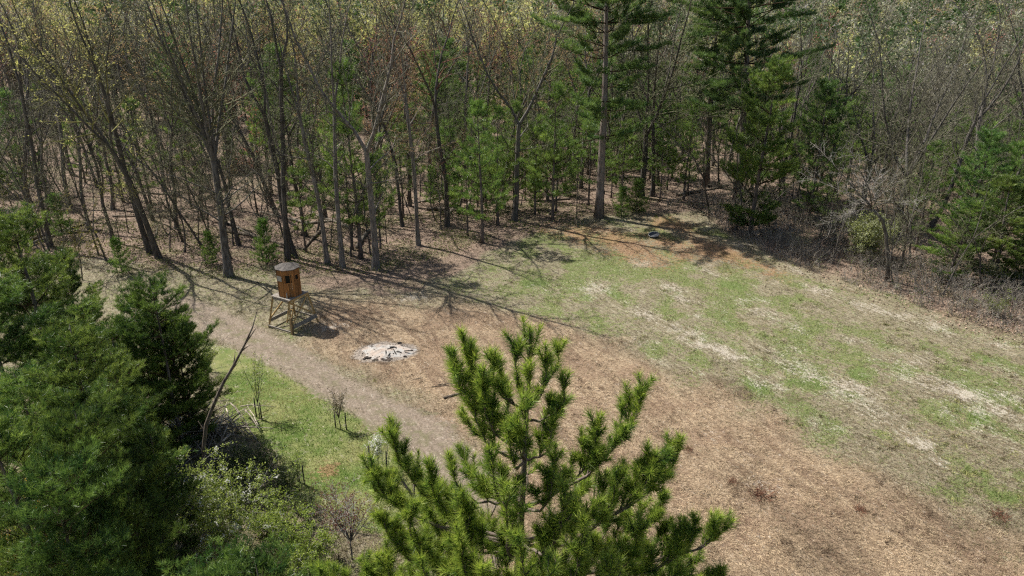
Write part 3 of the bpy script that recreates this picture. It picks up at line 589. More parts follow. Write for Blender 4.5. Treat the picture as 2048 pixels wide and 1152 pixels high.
# fallen logs and branches on the forest floor
r = np.random.default_rng(5)
logs = []
for v in range(3):
    g = Geo(); L = 5 + v * 1.5; P = chain(r, (-L / 2, 0, .1), (1, 0, 0), L, 7, .05, 0); P[:, 2] = .1 + .04 * np.sin(np.arange(8)); g.tube(P, np.linspace(.15, .06, 8), 7)
    for _ in range(3):
        p, d = interp(P, r.uniform(.4, .95)); e = p + norm(np.array([.5, r.normal(), abs(r.normal()) * .6])) * r.uniform(.5, 1.3); g.cones([p], [e], .03, .012, 4)
    logs.append(g.mesh('log%d' % v, [M_dead]))
for i in range(46):
    for _ in range(50):
        y = r.uniform(46, 80); x = r.uniform(-.72, .35) * y
        if edge_dist(np.array([x]), np.array([y]))[0] > 1.5: break
    o = obj('fallen_log', logs[i % 3], None, (x, y, gz1(x, y)), r.uniform(0, TAU), r.uniform(.5, 1.15)); o.color = (.6, .55, .5, 1) if r.random() < .6 else (1, .97, .92, 1)
    tag(o, 'fallen dead log lying on the forest leaf litter', 'log', 'fallen logs in the wood')

# ------------------------------------------------------------------ far woods, one mass to the skyline
g = Geo(); r = np.random.default_rng(12)
def far_tree(kind, seed, n, big=1.):
    q = np.random.default_rng(seed); H = 15.; k = Geo()
    if kind == 'd':
        k.cones([(0, 0, 0)], [(0, 0, 9)], .18, .1, 4, 0, (.12, .1, .085))
        a = q.uniform(0, TAU, 9); rr = q.uniform(1.5, 3.6, 9); k.cones(np.stack([a * 0, a * 0, q.uniform(5, 9, 9)], -1), np.stack([np.cos(a) * rr, np.sin(a) * rr, q.uniform(11, 15, 9)], -1), .09, .02, 3, 0, (.15, .13, .11))
        d = norm(q.normal(size=(n, 3))); P = d * np.array([3.1, 3.1, 4.2]) * (q.random((n, 1)) ** .3) * (1 + .12 * q.normal(size=(n, 1))) * (.8 + .35 * np.sin(d[:, :1] * 4 + seed) * np.cos(d[:, 1:2] * 4)) + [0, 0, 10.8]
        k.blades(P, q.normal(size=(n, 3)) + [0, 0, .4], big * q.uniform(.35, .8, n), big * q.uniform(.14, .34, n), q, 1, np.ones((n, 3)) * q.uniform(.6, 1.25, (n, 1)))
    else:
        k.cones([(0, 0, 0)], [(0, 0, 15)], .2, .03, 4, 0, (.1, .08, .07))
        h = q.uniform(2.5, 15.5, n); a = q.uniform(0, TAU, n); rr = (1 - (h / 16.2)) ** .7 * 4 * q.random(n) ** .5 * (1 + .3 * np.sin(h * 4))
        k.blades(np.stack([np.cos(a) * rr, np.sin(a) * rr, h], -1), np.stack([np.cos(a), np.sin(a), a * 0 + .4], -1) + q.normal(0, .4, (n, 3)), big * q.uniform(.5, 1.1, n), big * q.uniform(.2, .4, n), q, 1, np.ones((n, 3)) * q.uniform(.6, 1.25, (n, 1)))
    return k.arrays()
FD = [far_tree('d', 300 + i, 235, .88) for i in range(5)]; FP = [far_tree('p', 400 + i, 200, 1.15) for i in range(3)]
FD2 = [far_tree('d', 500 + i, 95, 1.6) for i in range(4)]; FP2 = [far_tree('p', 600 + i, 80, 1.6) for i in range(2)]
VV = []; FF = []; MM = []; CC = []; off = 0; nfar = 0
for tr in range(5600):
    q = r.random(); y = 98 + (q ** 1.35) * 520; x = r.uniform(-.80, .80) * y
    if y < 116 and not far_enough(x, y, 3.2, pts): continue
    if y > 330 and x < 0 and r.random() < .6: continue
    nearf = y < 200; isp = r.random() < (.34 if x > 10 else .18)
    v, f, m, c, sm = (FP if nearf else FP2)[r.integers(0, 3 if nearf else 2)] if isp else (FD if nearf else FD2)[r.integers(0, 5 if nearf else 4)]
    a = r.uniform(0, TAU); s = r.uniform(.72, 1.08) * (1 if nearf else 1.1); ca, sa = math.cos(a) * s, math.sin(a) * s
    V = np.stack([v[:, 0] * ca - v[:, 1] * sa + x, v[:, 0] * sa + v[:, 1] * ca + y, v[:, 2] * s + gz1(x, y) - .2], -1)
    u = r.random()
    col = np.array((.055, .10, .03)) if isp else np.array(YEL if u < (.56 if x < 0 else .4 if x < 20 else .22) else OLIVE if u < .6 else TAN if u < .8 else GREY if u < .92 else ORG if u < .96 else RED) * np.array((.97, .98, 1.05)) * r.uniform(.7, 1.3)
    lf = np.zeros(len(v), bool); lf[f[m == 1].ravel()] = True
    c2 = np.where(lf[:, None], c * col, c)
    VV.append(V); FF.append(f + off); MM.append(np.zeros(len(f))); CC.append(c2); off += len(v); nfar += 1
fm = mesh_from('far_woods', np.concatenate(VV), np.concatenate(FF), np.concatenate(MM), np.concatenate(CC), np.zeros(sum(len(f) for f in FF)), [M_leaf])
tag(obj('far_woods', fm), 'distant spring woods stretching to the skyline', 'woods', kind='stuff')

# ------------------------------------------------------------------ brush along the right edge of the field, ground plants at the wood edge
r = np.random.default_rng(21); g = Geo(); A = []; n = 0
x = r.uniform(10, 46, 90000); y = r.uniform(28, 62, 90000); e = edge_dist(x, y)
kp = (e > -.1) & (e < 7.5) & (x > 15 + r.normal(0, 1.2, len(x))) & (fbm(x * .8, y * .8, 3) > .33) & (r.random(len(x)) < .22); x, y = x[kp], y[kp]; n = len(x)
hh = r.uniform(.5, 1.7, n) * (.55 + .8 * fbm(x * .5 + 4, y * .5, 3)) * sstep(-.6, 1.8, e[kp] + .5)
B0 = np.stack([x, y, height(x, y) - .05], -1); d = norm(np.stack([r.normal(0, .35, n), r.normal(0, .35, n), np.ones(n)], -1)); E0 = B0 + d * hh[:, None]
cc = pick((.16, .135, .11), (.40, .36, .30), r.random(n)); g.cones(B0, E0, .013, .006, 3, 0, cc)
for _ in range(5):
    f = r.uniform(.3, 1, (n, 1)); p = B0 + (E0 - B0) * f; q = p + norm(d + r.normal(0, .7, (n, 3))) * (hh[:, None] * r.uniform(.2, .5, (n, 1))); g.cones(p, q, .008, .004, 3, 0, cc)
lf = r.random(n) < .45; P = (B0 + (E0 - B0) * r.uniform(.2, 1, (n, 1)))[lf]; gm = fbm(P[:, 0] * .9, P[:, 1] * .9, 3) > .52; P = P[gm]
for _ in range(6): g.leaves(P + r.normal(0, .15, P.shape), r.normal(size=P.shape), .07, .05, r, 1, pick((.07, .13, .02), (.19, .25, .06), r.random(len(P))))
tag(obj('brush_thicket', g.mesh('brush_thicket', [M_vert, M_leaf])), 'tangled leafless grey brush along the right edge of the field', 'brush', kind='stuff')
r = np.random.default_rng(22); g = Geo(); x = r.uniform(-40, 12, 60000); y = r.uniform(36, 62, 60000); e = edge_dist(x, y)
kp = (e > -1.5) & (e < 9) & (fbm(x * .45, y * .45, 3) > .42) & (r.random(len(x)) < .62); x, y = x[kp], y[kp]; n = len(x)
P = np.stack([x, y, height(x, y)], -1); hgt = r.uniform(.03, .4, (n, 1)) * np.maximum(.15, fbm(x * .45, y * .45, 3)[:, None] * 3 - 1.2)
for _ in range(2): g.leaves(P + UP * hgt + r.normal(0, .08, P.shape) * [1, 1, .4], r.normal(size=P.shape) * [1, 1, .5], .1, .07, r, 0, pick((.08, .11, .025), (.21, .24, .07), r.random(n)))
tag(obj('undergrowth', g.mesh('undergrowth', [M_leaf])), 'low fresh green undergrowth along the edge of the wood', 'undergrowth', kind='stuff')

# ------------------------------------------------------------------ hunting tower
TC = np.array([-12.45, 37.68]); ea = math.radians(-30); e1 = np.array([math.cos(ea), math.sin(ea), 0]); e2 = np.array([-math.sin(ea), math.cos(ea), 0])
tower = thing('hunting_tower', 'wooden hunting tower with brown octagonal cabin on splayed legs beside the dirt track', 'hunting tower', (TC[0], TC[1], gz1(*TC)))
M_lumber = plain('treated_lumber', (.33, .215, .085), (.52, .37, .18), 5, (3, 3, 1)); M_grey = plain('weathered_board', (.15, .135, .115), (.32, .29, .25), 7, (2, 2, 2))
M_cedar = NB('stained_plank'); n_ = M_cedar.noise(1., 5, .6, M_cedar.mapping(M_cedar.coord(), (22, 22, 1.3))); rr_ = M_cedar.n('ObjectInfo').outputs['Random']
M_cedar.base(M_cedar.mix(1., M_cedar.mix(M_cedar.step(n_, .3, .7), (.29, .13, .046), (.48, .235, .09)), M_cedar.mix(rr_, (.55, .56, .58), (1.2, 1.15, 1.1)), 'MULTIPLY')); M_cedar.bump(n_, .3, .01); M_cedar = M_cedar.mat
M_roof = plain('roof_sheet', (.07, .062, .055), (.125, .112, .10), 5); M_black = plain('dark_opening', (.008, .008, .009), (.016, .016, .017), 5, rough=.25); M_panel = plain('painted_panel', (.40, .38, .34), (.5, .48, .44), 8)
DECK = 1.86
def L3(a, bb, z): return e1 * a + e2 * bb + UP * z
def bar(name, p, q, wd, th, mat, parent, upv=UP):
    p = np.asarray(p, float); q = np.asarray(q, float); d = q - p; L = np.linalg.norm(d); d = d / L
    s = norm(np.cross(d, upv)) if abs(np.dot(d, upv)) < .98 else norm(np.cross(d, e1)); u = np.cross(s, d)
    g = Geo(); g.box((p + q) / 2, L, th, wd, np.stack([d, s, u])); o = obj(name, g.mesh(name, [mat]), parent); return o
foot = dict(A=(-.92, -1.0), B=(.92, -1.0), C=(.92, 1.0), D=(-.92, 1.0)); top = dict(A=(-.60, -.70), B=(.60, -.70), C=(.60, .70), D=(-.60, .70))
for k_ in 'ABCD': bar('leg', L3(*foot[k_], -.1), L3(*top[k_], DECK - .04), .10, .10, M_lumber, tower)
bar('leg_stub', L3(1.0, -1.06, -.1), L3(.86, -.92, .95), .13, .13, plain('dark_post', (.13, .09, .045), (.22, .155, .08), 5), tower)
def lerp(k_, t): return L3(foot[k_][0] * (1 - t) + top[k_][0] * t, foot[k_][1] * (1 - t) + top[k_][1] * t, -.1 + (DECK + .06) * t)
bar('skirt_board', lerp('B', .24) + e1 * .075, lerp('C', .24) + e1 * .075, .24, .04, M_grey, tower)
bar('skirt_board', lerp('A', .24) - e1 * .075, lerp('D', .24) - e1 * .075, .2, .04, M_grey, tower)
bar('ground_rail', lerp('A', .11) - e2 * .075, lerp('B', .11) - e2 * .075, .09, .05, M_grey, tower)
bar('ground_rail', lerp('D', .16) + e2 * .075, lerp('C', .16) + e2 * .075, .09, .05, M_grey, tower)
bar('cross_brace', lerp('B', .3) + e1 * .03, lerp('C', .96) + e1 * .03, .09, .04, M_lumber, tower)
bar('cross_brace', lerp('C', .3) - e1 * .03, lerp('B', .96) - e1 * .03, .09, .04, M_lumber, tower)
bar('cross_brace', lerp('A', .3) - e1 * .03, lerp('D', .95) - e1 * .03, .09, .04, M_lumber, tower)
bar('cross_brace', lerp('D', .55), lerp('C', .97) + e2 * .05, .08, .04, M_lumber, tower)
for s_ in (-1, 1):
    bar('deck_joist', L3(-.66, s_ * .72, DECK - .09), L3(.66, s_ * .72, DECK - .09), .13, .045, M_lumber if s_ > 0 else M_grey, tower)
    bar('deck_joist', L3(s_ * .66, -.69, DECK - .09), L3(s_ * .66, .69, DECK - .09), .13, .045, M_lumber, tower)
bar('deck_joist', L3(0, -.69, DECK - .09), L3(0, .69, DECK - .09), .13, .045, M_lumber, tower)
for i in range(12):
    y_ = -.74 + (i + .5) * 1.48 / 12; bar('deck_board', L3(-.70, y_, DECK), L3(.70, y_, DECK), .035, .115, M_grey, tower)
lad = obj('ladder', None, tower)
for s_ in (-.17, .17): bar('ladder_rail', L3(-.25 + s_, -.1, 0), L3(-.25 + s_, .45, DECK - .05), .07, .035, M_lumber, lad)
for i in range(6): t_ = (i + .7) / 6.4; bar('ladder_rung', L3(-.42, -.1 + .55 * t_, DECK * t_), L3(-.08, -.1 + .55 * t_, DECK * t_), .05, .03, M_lumber, lad)
# cabin
cab_c = np.array([.02, .02]); fa = math.atan2(-TC[1], -TC[0]); CR = .585; CZ0, CZ1 = DECK + .02, DECK + 1.62
cabin = obj('cabin', None, tower)
def CP(ang, rad, z): return e1 * cab_c[0] + e2 * cab_c[1] + np.array([math.cos(ang) * rad, math.sin(ang) * rad, z])
half = math.tan(math.pi / 8) * CR
holes = {0: (-.16, .06, .86, 1.31), 1: (-.09, .10, .98, 1.26), 7: (-.1, .1, .95, 1.25)}     # a0,a1,z0,z1 along each wall
for k_ in range(8):
    an = fa + k_ * math.pi / 4; nrm = np.array([math.cos(an), math.sin(an), 0]); tan_ = np.array([-math.sin(an), math.cos(an), 0]); c0 = CP(an, CR, 0)
    npl = 5; wpl = 2 * half / npl
    for j in range(npl):
        a0 = -half + j * wpl; a1 = a0 + wpl - .008; ac = (a0 + a1) / 2; spans = [(CZ0, CZ1 - .0)]
        if k_ in holes:
            h0, h1, z0, z1 = holes[k_]
            if a1 > h0 and a0 < h1: spans = [(CZ0, CZ0 + z0), (CZ0 + z1, CZ1)]
        for z0, z1 in spans:
            g = Geo(); g.box(c0 + tan_ * ac + UP * (z0 + z1) / 2 + nrm * (.004 if j % 2 else 0), .03, a1 - a0, z1 - z0, np.stack([nrm, tan_, UP])); obj('plank', g.mesh('plank', [M_cedar]), cabin)
    if k_ in holes:
        h0, h1, z0, z1 = holes[k_]; g = Geo(); g.box(c0 + tan_ * (h0 + h1) / 2 + UP * (CZ0 + (z0 + z1) / 2) - nrm * .03, .012, h1 - h0 + .2, z1 - z0 + .06, np.stack([nrm, tan_, UP])); wn = obj('window', g.mesh('window', [M_black]), cabin)
        for (ca_, cz_, wa, wz) in (((h0 + h1) / 2, z0 - .02, h1 - h0 + .1, .04), ((h0 + h1) / 2, z1 + .02, h1 - h0 + .1, .04), (h0 - .03, (z0 + z1) / 2, .04, z1 - z0), (h1 + .03, (z0 + z1) / 2, .04, z1 - z0)):
            g = Geo(); g.box(c0 + tan_ * ca_ + UP * (CZ0 + cz_) + nrm * .022, .02, wa, wz, np.stack([nrm, tan_, UP])); obj('frame', g.mesh('frame', [M_cedar]), wn)
    p = CP(an + math.pi / 8, CR / math.cos(math.pi / 8), 0) + 0 * UP; g = Geo(); g.box(p + UP * (CZ0 + CZ1) / 2, .05, .05, CZ1 - CZ0, np.stack([nrm, tan_, UP])); obj('corner_post', g.mesh('corner_post', [M_cedar]), cabin)
an = fa - math.pi / 4; nrm = np.array([math.cos(an), math.sin(an), 0]); tan_ = np.array([-math.sin(an), math.cos(an), 0]); g = Geo()
g.box(CP(an, CR + .035, CZ0 + 1.10) - tan_ * .05, .02, .30, .30, np.stack([nrm, tan_, UP])); obj('shutter_panel', g.mesh('shutter_panel', [M_panel]), cabin)['label'] = 'pale square shutter panel'
an = fa; g = Geo(); g.box(CP(fa, CR + .08, CZ0 + .14) - np.array([-math.sin(fa), math.cos(fa), 0]) * .2, .04, .05, .34); obj('rail_stub', g.mesh('rail_stub', [M_panel]), cabin)
roof = obj('roof', None, tower); RR_ = (CR + .065) / math.cos(math.pi / 8); pk = CP(0, 0, CZ1 + .12)
ridge = np.array([math.cos(fa + .9), math.sin(fa + .9), 0])
for k_ in range(8):
    a0 = fa + (k_ - .5) * math.pi / 4 + .006; a1 = fa + (k_ + .5) * math.pi / 4 - .006; p = CP(a0, RR_, CZ1 - .01); q = CP(a1, RR_, CZ1 - .01); mid = (p + q) / 2 - CP(0, 0, CZ1); t_ = pk + mid * .02
    V = np.array([p, q, t_, p + UP * .035, q + UP * .035, t_ + UP * .035]); g = Geo(); g.add(V, [(3, 4, 5), (0, 2, 1), (0, 1, 4), (0, 4, 3), (1, 2, 5), (1, 5, 4), (2, 0, 3), (2, 3, 5)]); obj('roof_panel', g.mesh('roof_panel', [M_roof]), roof)

# ------------------------------------------------------------------ burnt-out fire: pale ash bed with charred crumbs
p0 = on(772, 704); ashb = thing('fire_pit', 'burnt-out fire of pale ash with charred crumbs beside the tower', 'fire pit', p0)
r = np.random.default_rng(8); g = Geo(); rings = 9; sg = 40; V = [(0, 0, .13)]; F = []
for i in range(1, rings + 1):
    for j in range(sg):
        th = j * TAU / sg; rad = i / rings * (1 + .12 * math.sin(3 * th + 1) + .06 * math.sin(7 * th)); zz = .13 * (1 - (i / rings) ** 2) + r.normal(0, .018) - (.02 if i == rings else 0)
        V.append((1.42 * rad * math.cos(th), .98 * rad * math.sin(th), zz))
for j in range(sg): F.append((0, 1 + j, 1 + (j + 1) % sg))
for i in range(rings - 1):
    for j in range(sg):
        a = 1 + i * sg + j; bb = 1 + i * sg + (j + 1) % sg; F += [(a, a + sg, bb + sg), (a, bb + sg, bb)]
g.add(V, F, 0, None, True)
bb_ = NB('wood_ash'); co_ = bb_.coord(); na = bb_.noise(5, 5, .65, co_); nb_ = bb_.noise(2.2, 3, .5, co_); nc_ = bb_.noise(14, 3, .6, co_)
ca_ = bb_.mix(bb_.step(nb_, .35, .65), (.35, .285, .235), (.36, .345, .32)); ca_ = bb_.mix(bb_.math('MULTIPLY', bb_.step(na, .5, .66), .55), ca_, (.2, .18, .155)); ca_ = bb_.mix(bb_.math('MULTIPLY', bb_.step(nc_, .58, .7), .7), ca_, (.2, .17, .14)); bb_.base(ca_); bb_.bump(na, .6, .04)
obj('ash_bed', g.mesh('ash_bed', [bb_.mat]), ashb)
M_char = plain('charcoal', (.015, .014, .013), (.05, .045, .04), 20)
def lump(c, s, rg):
    g = Geo(); V = []; F = []
    ico = np.array([(0, 0, 1), (.89, 0, .45), (.28, .85, .45), (-.72, .53, .45), (-.72, -.53, .45), (.28, -.85, .45), (.72, .53, -.45), (-.28, .85, -.45), (-.89, 0, -.45), (-.28, -.85, -.45), (.72, -.53, -.45), (0, 0, -1)])
    F = [(0, 1, 2), (0, 2, 3), (0, 3, 4), (0, 4, 5), (0, 5, 1), (1, 6, 2), (2, 7, 3), (3, 8, 4), (4, 9, 5), (5, 10, 1), (6, 7, 2), (7, 8, 3), (8, 9, 4), (9, 10, 5), (10, 6, 1), (11, 7, 6), (11, 8, 7), (11, 9, 8), (11, 10, 9), (11, 6, 10)]
    V = ico * (1 + rg.normal(0, .18, (12, 1))) * np.asarray(s) + np.asarray(c); g.add(V, F); return g
for i in range(26):
    a = r.uniform(0, TAU); q = r.random() ** .5; s = r.uniform(.015, .05); px, py = 1.3 * q * math.cos(a), .9 * q * math.sin(a)
    obj('charred_crumb', lump((px, py, .13 * (1 - q * q) + .01), (s, s * .8, s * .6), r).mesh('crumb', [M_char]), ashb)
for i in range(7):
    a = r.uniform(0, TAU); L = r.uniform(.25, .6); px, py = r.normal(.1, .45), r.normal(-.2, .3); g = Geo(); g.tube([(px, py, .13), (px + math.cos(a) * L * .5, py + math.sin(a) * L * .5, .15), (px + math.cos(a) * L, py + math.sin(a) * L, .12)], [.03, .028, .018], 6); obj('charred_stick', g.mesh('charred_stick', [M_char]), ashb)
for i in range(26):
    an_ = r.normal(-1.75, .55) if i < 18 else r.uniform(0, TAU); q_ = r.normal(.95, .1); px, py = 1.42 * q_ * math.cos(an_), .98 * q_ * math.sin(an_); s = r.uniform(.03, .13)
    obj('burnt_clod', lump((px, py, .03), (s * 1.3, s, s * .6), r).mesh('clod', [plain('burnt_soil', (.03, .024, .02), (.09, .072, .058), 14) if i == 0 else bpy.data.materials['burnt_soil']]), ashb)

# ------------------------------------------------------------------ shallow round tub lying in the shade
g = Geo(); th = np.arange(24) * TAU / 24; o = thing('round_tub', 'round shallow tub with pale rim tipped in the shade at wood edge', 'tub', on(1308, 474) + UP * .05, .3)
prof = [(.30, .0), (.36, .12), (.40, .24), (.385, .24), (.34, .10), (.27, .03)]
V = np.concatenate([np.stack([np.cos(th) * a * 1.15, np.sin(th) * a, th * 0 + z], -1) for a, z in prof] + [[(0, 0, .0)], [(0, 0, .03)]])
F = [];
for i in range(5):
    for j in range(24): a = i * 24 + j; bq = i * 24 + (j + 1) % 24; F += [(a, bq, bq + 24), (a, bq + 24, a + 24)]
for j in range(24): F += [(144, (j + 1) % 24, j), (145, 120 + j, 120 + (j + 1) % 24)]
g.add(V, F, 0, None, True); obj('bowl', g.mesh('bowl', [plain('tub_plastic', (.05, .052, .06), (.09, .094, .105), 4, rough=.6)]), o)
g = Geo(); g.tube(np.stack([np.cos(np.append(th, 0)) * .455, np.sin(np.append(th, 0)) * .395, np.append(th, 0) * 0 + .245], -1), np.full(25, .022), 5, cap=False); obj('rim', g.mesh('rim', [plain('tub_rim', (.2, .2, .2), (.28, .28, .28), 6)]), o)
o.rotation_euler = (.28, -.1, -.3); o.scale = (.9, .9, .9)

# ------------------------------------------------------------------ helper for shrubs and small planted trees
def shrub(seed, H, W, stems, twigs, leafc=None, leafn=0, ll=.06, stemr=.02, flowers=0, flc=(.8, .8, .75), trunk=0., upr=.5):
    rg = np.random.default_rng(seed); T = Geo(); K = Geo(); E = []; D = []; pp = np.zeros(3)
    if trunk: P = chain(rg, (0, 0, -.05), (0, 0, 1), trunk, 4, .04, .05); T.tube(P, np.linspace(stemr * 1.6, stemr * 1.1, 5), 6); pp = P[-1]
    for i in range(stems):
        a = rg.uniform(0, TAU); d = norm(np.array([math.cos(a) * W / H * rg.uniform(.2, 1), math.sin(a) * W / H * rg.uniform(.2, 1), 1.])); L = (H - trunk) * rg.uniform(.7, 1.05)
        Q = chain(rg, pp + (0 if trunk else rg.normal(0, .06, 3) * [1, 1, 0]), d, L, 5, .09, .02); T.tube(Q, stemr * (1 - .85 * np.linspace(0, 1, 6)), 5, cap=False)
        A = []; B = []
        for t in rg.uniform(.2, 1, twigs):
            p, dd = interp(Q, t); q = p + norm(dd * upr + rg.normal(0, .6, 3) + UP * .2) * L * rg.uniform(.12, .34); A.append(p); B.append(q); E.append(q); D.append(norm(q - p))
            for _ in range(3):
                f = rg.uniform(.3, 1); p2 = p + (q - p) * f; q2 = p2 + norm(norm(q - p) + rg.normal(0, .6, 3)) * L * rg.uniform(.05, .14); A.append(p2); B.append(q2); E.append(q2); D.append(norm(q2 - p2))
        K.cones(A, B, stemr * .3, stemr * .12, 3, 0)
    E = np.array(E); D = np.array(D)
    if leafn:
        P = np.repeat(E, leafn, 0) - np.repeat(D, leafn, 0) * rg.uniform(0, .3, (len(E) * leafn, 1)) * ll * 6 + rg.normal(0, ll * .6, (len(E) * leafn, 3))
        K.leaves(P, rg.normal(size=P.shape) + UP * .3, ll * rg.uniform(.6, 1.3, len(P)), ll * .65, rg, 1, pick(leafc[0], leafc[1], rg.random(len(P))))
    if flowers:
        s = rg.random(len(E)) < flowers; P = np.repeat(E[s], 9, 0) + rg.normal(0, ll * .55, (s.sum() * 9, 3)); K.leaves(P, rg.normal(size=P.shape) + UP, ll * .8, ll * .8, rg, 1, np.asarray(flc) * rg.uniform(.8, 1.05, (len(P), 1)))
    return T, K
def put_shrub(TK, name, label, cat, loc, rz=0, sc=1, bark=(1, 1, 1, 1), mats=None, parts=('stem', 'foliage')):
    o = thing(name, label, cat, loc, rz, sc); T, K = TK; a = obj(parts[0], T.mesh(name, [M_bark]), o); a.color = bark; k_ = obj(parts[1], K.mesh(name, mats or [M_twig, M_leaf]), o); k_.color = bark; return o
GRN = ((.15, .23, .03), (.36, .43, .09)); DRK = ((.035, .06, .015), (.09, .13, .03))
put_shrub(shrub(1, 3.6, 1.7, 24, 10, ((.16, .22, .035), (.36, .42, .11)), 9, .075, .010, .13, (.75, .75, .72)), 'blossom_shrub', 'tall shrub dotted with white blossom at lower left', 'shrub', on(455, 1112), parts=('stem', 'crown'))
put_shrub(shrub(2, 3.3, 2.0, 30, 10, ((.16, .19, .05), (.34, .37, .13)), 5, .12, .018, .25, (.45, .47, .3)), 'blossom_shrub', 'pale green blossoming bush in front of the dark pines at right', 'shrub', on(1722, 522), parts=('stem', 'crown'))
put_shrub(shrub(3, 2.9, 2.0, 14, 14, ((.12, .04, .035), (.24, .10, .07)), 3, .05, .02, 0, trunk=.9), 'plum_tree', 'small reddish leaved fruit tree beside the near pine', 'tree', on(704, 1118), parts=('trunk', 'crown'))
put_shrub(shrub(4, 1.7, 2.4, 34, 8, GRN, 5, .07, .012), 'green_shrub', 'bright green leafy bush at the bottom left of the near pine', 'shrub', on(612, 1120))
put_shrub(shrub(14, 1.5, 2.0, 30, 8, GRN, 4, .07, .012), 'green_shrub', 'bright leafy bush behind the blossoming shrub at lower left', 'shrub', on(540, 1060))
put_shrub(shrub(5, 2.6, 1.6, 12, 8, ((.30, .17, .02), (.52, .33, .05)), 3, .06, .014), 'yellow_shrub', 'yellow flowering shrub between the left pines near the bottom', 'shrub', AT(72, 1045, 15.5) - UP * 2.3)
put_shrub(shrub(6, 1.5, 1.8, 12, 8, ((.12, .16, .03), (.25, .28, .08)), 3, .08, .012), 'green_shrub', 'yellow green sprig shrub in the brush at the right edge', 'shrub', on(1985, 630))
# brambles and bushes under the left pines
for i, (u, v, s, lab) in enumerate(((525, 945, 1., 'dark bramble bush at the lower left lawn edge'), (465, 945, 1., 'dark bramble bush left beside the leaning snag foot'), (570, 985, .9, 'dark bramble bush nearest to the staked sapling'), (500, 1000, 1.1, 'dark bramble bush behind the white blossom shrub'), (440, 1010, 1., 'dark bramble bush at the foot of the leaning snag'), (620, 1030, .8, 'low bramble bush at the corner of the lawn'))):
    put_shrub(shrub(30 + i, 1.3, 1.9, 30, 8, DRK, 3, .06, .010), 'bramble_bush', lab, 'bush', on(u, v), i, s, (.8, .7, .65, 1))
for i, (u, v, lab, c_) in enumerate(((378, 800, 'leafless grey bush by the brush pile', .9), (300, 862, 'pale leafless bush caught among the left pines', 1.8), (345, 905, 'pale leafless bush below the brush pile', 1.8), (410, 745, 'thin grey bush between track and left pine', 1.2))):
    put_shrub(shrub(50 + i, 2.2 if i else 1.3, 1.6, 18, 9, None, 0, .05, .013), 'leafless_bush', lab, 'bush', on(u, v), 0, 1, (1.3 * c_, 1.2 * c_, 1.1 * c_, 1))
# bare arching tree at the right field edge
base = on(1775, 562); Yb = base[1]
def archpath(*uv): return np.array([AT(u, v, Yb) for u, v in uv])
o = thing('arching_tree', 'bare tree with arching crown leaning left over the right brush', 'tree', base); g = Geo(); P = archpath((1775, 563), (1776, 520), (1772, 470), (1765, 440), (1745, 418)) - base; g.tube(P, [.16, .12, .11, .10, .08], 7)
rg = np.random.default_rng(3); K = Geo(); E = []
for tip in ((1612, 352), (1640, 300), (1700, 300), (1690, 425), (1660, 445), (1760, 350), (1800, 330), (1720, 360), (1830, 400)):
    dep = rg.normal(0, 1.); tp_ = AT(*tip, Yb + dep) - base; m_ = (P[-1] + tp_) / 2 + UP * rg.uniform(.1, .5) + rg.normal(0, .15, 3); Q = np.array([P[-1], P[-1] * .5 + m_ * .5 + rg.normal(0, .1, 3), m_, m_ * .45 + tp_ * .55 + rg.normal(0, .12, 3), tp_]); g.tube(Q, [.05, .038, .028, .018, .008], 5)
    for t in np.linspace(.2, 1, 16):
        p, d = interp(Q, t); q = chain(rg, p, rnd_dir(rg, d, rg.uniform(.4, 1), rg.uniform(0, TAU)), rg.uniform(.4, 1.3), 3, .2, .03); K.tube(q, [.012, .01, .008, .005], 3, cap=False)
        for _ in range(6):
            a_, dd = interp(q, rg.uniform(.2, 1)); K.cones([a_], [a_ + norm(dd + rg.normal(0, .6, 3)) * rg.uniform(.2, .5)], .007, .004)
a = obj('trunk', g.mesh('arch_trunk', [M_bark]), o); a.color = (1.0, .97, .94, 1); a = obj('crown', K.mesh('arch_crown', [M_twig]), o); a.color = (.75, .72, .7, 1)

# ------------------------------------------------------------------ dead leaning snag, sticks, brush pile
base = on(420, 1003); P = np.array([AT(u, v, base[1] + dy) for u, v, dy in ((420, 1005, 0), (414, 960, .1), (407, 900, .2), (412, 850, .3), (425, 815, .35), (447, 765, .4), (468, 730, .5), (490, 688, .6), (505, 655, .7), (515, 618, .8))]) - base; P[0, 2] = -.1
o = thing('dead_snag', 'tall thin dead snag leaning right at the lawn edge', 'dead tree', base); g = Geo(); g.tube(P, [.085, .08, .075, .07, .066, .058, .048, .036, .024, .01], 8)
a = obj('trunk', g.mesh('snag', [M_dead]), o); a.color = (.62, .58, .54, 1); K = Geo()
for a0, tip in (((490, 688), (513, 655)), ((480, 705), (500, 690)), ((466, 733), (470, 705)), ((455, 752), (478, 722)), ((410, 870), (396, 842)), ((440, 780), (452, 752))):
    p = AT(*a0, base[1] + .5) - base; q = AT(*tip, base[1] + .75) - base; K.tube(np.array([p, (p + q) / 2 + [.03, 0, .04], q]), [.028, .02, .008], 5)
a = obj('branch_stubs', K.mesh('snag_stubs', [M_dead]), o); a.color = (.55, .5, .46, 1)
r = np.random.default_rng(31); pc = on(425, 868); pile = thing('brush_pile', 'heap of pale cut sticks and branches left of the leaning snag', 'brush pile', pc); stick_me = []
for v in range(5):
    L = r.uniform(1.2, 2.6); g = Geo(); P = chain(r, (-L / 2, 0, 0), (1, 0, 0), L, 5, .09, 0); g.tube(P, np.linspace(.045, .015, 6) * r.uniform(.6, 1.2), 6); p, d = interp(P, .6); g.cones([p], [p + np.array([.3, .25, .1])], .015, .006, 4); stick_me.append(g.mesh('stick', [M_dead]))
